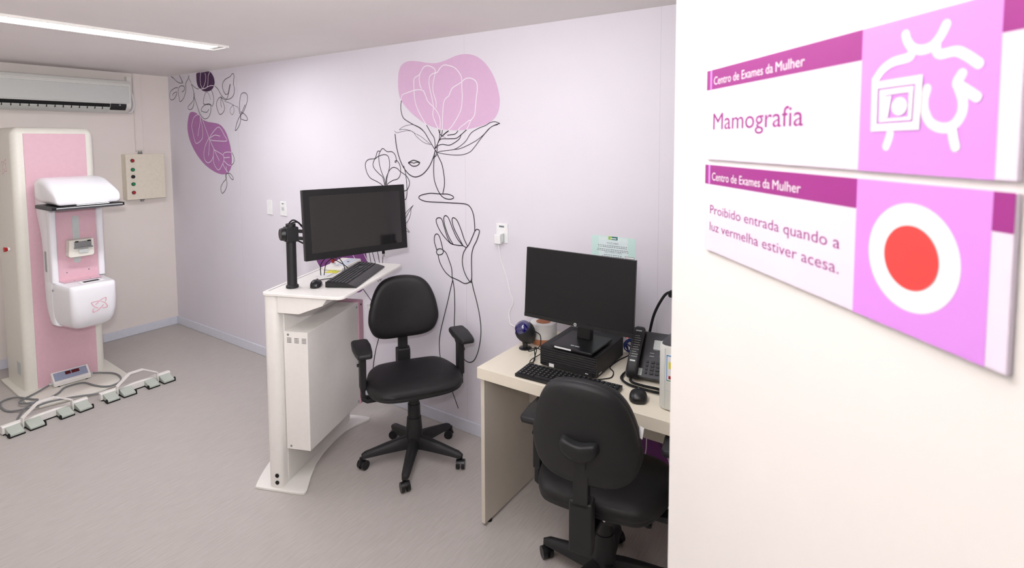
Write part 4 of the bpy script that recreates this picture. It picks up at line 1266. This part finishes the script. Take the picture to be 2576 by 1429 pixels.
tube(bm, [inv @ V(p) for p in ((-1.345, 2.19, .835), (-1.315, 2.19, .82), (-1.30, 2.16, .78), (-1.325, 2.12, .765), (-1.305, 2.07, .79), (-1.27, 2.09, .80), (-1.265, 2.12, .77), (-1.285, 2.06, .7535), (-1.27, 2.03, .752),
                               (-1.25, 2.035, .77), (-1.268, 2.06, .81), (-1.28, 2.10, .79), (-1.262, 2.04, .752), (-1.25, 2.02, .752))], .0022, 6)
mesh('scanner_cord', bm, M_void, sc)

# rolls behind the scanner
rl = thing('label_roll', 'white label roll with brown core on the desk behind the barcode scanner', 'roll', (-1.362, 2.30, DZ0))
bm = B(); lathe(bm, [(.064, .0), (.065, .004), (.065, .026), (.063, .028)], 36)
mesh('brown_backing', bm, M_brown, rl)
bm = B(); lathe(bm, [(.065, .028), (.0665, .031), (.0665, .098), (.064, .1015), (.037, .1015)], 36)
mesh('white_paper', bm, M_roll, rl)
bm = B(); lathe(bm, [(.0365, .09), (.0368, .1022), (.002, .1022)], 30)
mesh('core', bm, M_brown, rl)

# telephone
ph = thing('desk_telephone', 'dark grey desk telephone between the desk monitor and the white printer', 'telephone', (-.765, 2.135, DZ0), math.radians(9))
TP = Matrix.Translation((0, 0, .010)) @ Matrix.Rotation(math.radians(40), 4, 'X')
bm = B(); prism(bm, rrect(.185, .215, .012, 4, 0.0, .108), 'z', -.004, .018); bm.transform(TP)
mesh('phone_body', bm, M_dgrey, ph, bevel=.003)
bm = B(); prism(bm, [(.03, .0005), (.13, .0005), (.158, .12), (.13, .11)], 'x', -.07, .07)
mesh('stand', bm, M_blackg, ph, bevel=.003)
bm = B(); prism(bm, rrect(.055, .2, .01, 4, -.058, .106), 'z', .0175, .0195); bm.transform(TP)
mesh('handset_cradle', bm, M_blackg, ph, bevel=.001)
bm = B(); prism(bm, rrect(.02, .032, .002, 2, -.034, .022), 'z', .0178, .0202); bm.transform(TP)
mesh('silver_mark', bm, M_lgrey, ph)
bm = B(); prism(bm, rrect(.075, .045, .003, 2, .043, .155), 'z', .0178, .0192); bm.transform(TP)
mesh('display', bm, M_lgrey, ph)
for r in range(4):
    for c in range(4):
        w = .010 if c == 0 else .016
        x = -.008 + (0 if c == 0 else .022 + (c - 1) * .022)
        bm = B(); prism(bm, rrect(w, .0105, .003, 3, x, .022 + r * .0165), 'z', .018, .0225); bm.transform(TP)
        mesh('key', bm, M_key, ph, bevel=.0012)
for x, y in ((.005, .098), (.005, .112), (.045, .105), (.06, .118), (.018, .13)):
    bm = B(); prism(bm, rrect(.02, .006, .002, 2, x, y), 'z', .018, .021); bm.transform(TP)
    mesh('key', bm, M_cable, ph, bevel=.0008)
hs = thing('telephone_handset', 'black telephone handset with printed lines lying on the desk telephone', 'handset', ph.location, math.radians(9))
bm = B()
hp = [(-.0595, -.012, .026), (-.0595, .004, .040), (-.0595, .05, .050), (-.0595, .11, .053), (-.0595, .165, .050), (-.0595, .205, .042), (-.0595, .222, .028)]
wd = [.021, .024, .0245, .024, .026, .025, .018]
hg = [.010, .016, .013, .011, .014, .016, .010]
rings = []
for (x, y, z), w, g in zip(hp, wd, hg):
    rings.append([(x + a, y, z + b) for a, b in rrect(2 * w, 2 * g, g * .85, 4)])
loft(bm, rings); bm.transform(TP)
hb = mesh('handset_body', bm, M_black, hs, angle=60)
bm = B()
for y, z, s in ((.03, .034, 1), (.188, .034, 1)):
    cyl(bm, (-.0595, y - .002, .0198), 'z', .019, .021, .018, 20)
bm.transform(TP)
mesh('ear_cups', bm, M_black, hs)
bm = B()
for k in range(10):
    y = .062 + k * .0108
    z = .0665
    wl = (.024, .026, .018, .027, .022, .028, .024, .027, .025, .02)[k]
    vs = [(-.07, y), (-.07 + wl, y), (-.07 + wl, y + .0016), (-.07, y + .0016)]
    bm.faces.new([bm.verts.new((a, b, .0655 - abs(b - .11) * .03 + .0006)) for a, b in vs])
    bm.faces.new([bm.verts.new((a, b, .0655 - abs(b - .11) * .03 + .0006)) for a, b in ((-.0765, y), (-.0745, y), (-.0745, y + .002), (-.0765, y + .002))])
bm.faces.new([bm.verts.new((a, b, .0637)) for a, b in ((-.072, .040), (-.05, .040), (-.05, .047), (-.072, .047))])
bm.faces.new([bm.verts.new((a, b, .0652)) for a, b in ((-.07, .182), (-.045, .182), (-.045, .188), (-.07, .188))])
bm.transform(TP)
mesh('printed_lines', bm, M_lgrey, hb)
bm = B()
pts = []
path = smooth([(-.062, -.02, .02), (-.064, -.028, .012), (-.05, -.045, .009), (.0, -.058, .009), (.05, -.062, .009), (.075, -.075, .009), (.06, -.095, .009), (.0, -.088, .009), (-.06, -.07, .009), (-.10, -.03, .009), (-.105, .02, .009), (-.085, .06, .02)], 12)
path = [V(q) for q in path]
tot = 0
for i in range(len(path) - 1):
    a, b = path[i], path[i + 1]
    d = (b - a)
    u = V((-d.y, d.x, 0)).normalized()
    n = 14
    for k in range(n):
        ph_ = (tot + k) * 2 * PI / 8
        pts.append(a + d * (k / n) + u * (.0048 * math.cos(ph_)) + V((0, 0, .0048 * math.sin(ph_))))
    tot += n
tube(bm, pts[::2], .0014, 4, seg=1)
mesh('coiled_cord', bm, M_void, hs)

# printer
pr_ = thing('label_printer', 'white label printer with grey lid on the desk, half hidden by the door', 'printer', (-.485, 2.11, DZ0), 0)
bm = B()
body = rrect(.345, .335, .028, 6)
loft(bm, [[(x * f, y * f, z) for x, y in body] for f, z in ((.98, .004), (1.0, .01), (1.0, .235), (.985, .245))])
mesh('printer_body', bm, M_acbody, pr_, angle=50)
bm = B(); loft(bm, [[(x * f, y * f, z) for x, y in body] for f, z in ((.965, .244), (.95, .252))])
mesh('grey_lid', bm, M_dgrey, pr_)
bm = B(); box(bm, -.1455, -.144, -.1682, -.1672, .012, .235); box(bm, -.144, .14, -.1682, -.1672, .078, .0795)
mesh('front_seam', bm, M_lgrey, pr_)
bm = B(); prism(bm, rrect(.14, .105, .006, 3, -.072, .165), 'y', -.1686, -.1676)
sk = mesh('sticker', bm, M_paper, pr_)
def pst(x0, x1, z0, z1, m, d=.1692):
    bm = B(); bm.faces.new([bm.verts.new(q) for q in ((x0, -d, z0), (x1, -d, z0), (x1, -d, z1), (x0, -d, z1))])
    mesh('sticker_print', bm, m, sk)
M_sky = mat('sky blue print', (96, 160, 214), 0.5)
pst(-.139, -.01, .209, .2135, M_sky); pst(-.139, -.1365, .117, .2135, M_sky); pst(-.139, -.01, .116, .119, M_green)
pst(-.131, -.08, .163, .188, M_yellow); pst(-.131, -.10, .124, .136, M_red)
bm = B(); prism(bm, [(x * .9, y * .9) for x, y in body], 'z', 0, .005)
mesh('foot', bm, M_void, pr_)

# loose cables
bm = B()
tube(bm, [(-.77, YB - .004, 1.04), (-.775, YB - .05, 1.055), (-.79, YB - .09, 1.04), (-.825, 2.38, .96), (-.845, 2.37, .86), (-.86, 2.37, .80), (-.88, 2.36, .758), (-.92, 2.39, .755)], .0062, 8)
pwc = tag(mesh('power_cable', bm, M_void), 'thick black power cable curving down wall to behind the telephone', 'cable')
bm = B(); prism(bm, rrect(.036, .03, .008, 3, -.77, 1.04), 'y', YB - .03, YB - .0005)
mesh('plug', bm, M_black, pwc, bevel=.003)
bm = B()
loop = []
for k in range(46):
    a = k * .62
    loop.append((-.935 + .03 * math.cos(a) + .004 * math.sin(k * 1.7), 2.385 + .012 * math.sin(k * .9), .785 + .028 * math.sin(a) + .004 * math.cos(k * 2.3)))
tube(bm, loop + [(-.90, 2.42, .7535)], .0032, 6, seg=3)
tag(mesh('network_cable', bm, M_bluec), 'bundled blue network cable behind the desktop computer', 'cable')
bm = B()
tube(bm, [(-0.952, 2.037, 0.751), (-0.926, 2.063, 0.751), (-0.907, 2.094, 0.751), (-0.921, 2.147, 0.751), (-0.955, 2.189, 0.751), (-0.952, 2.28, 0.751), (-0.934, 2.364, 0.751)], .0024, 6)
tag(mesh('usb_cord', bm, M_void), 'thin black cord curling on desk right of the desktop computer', 'cord')
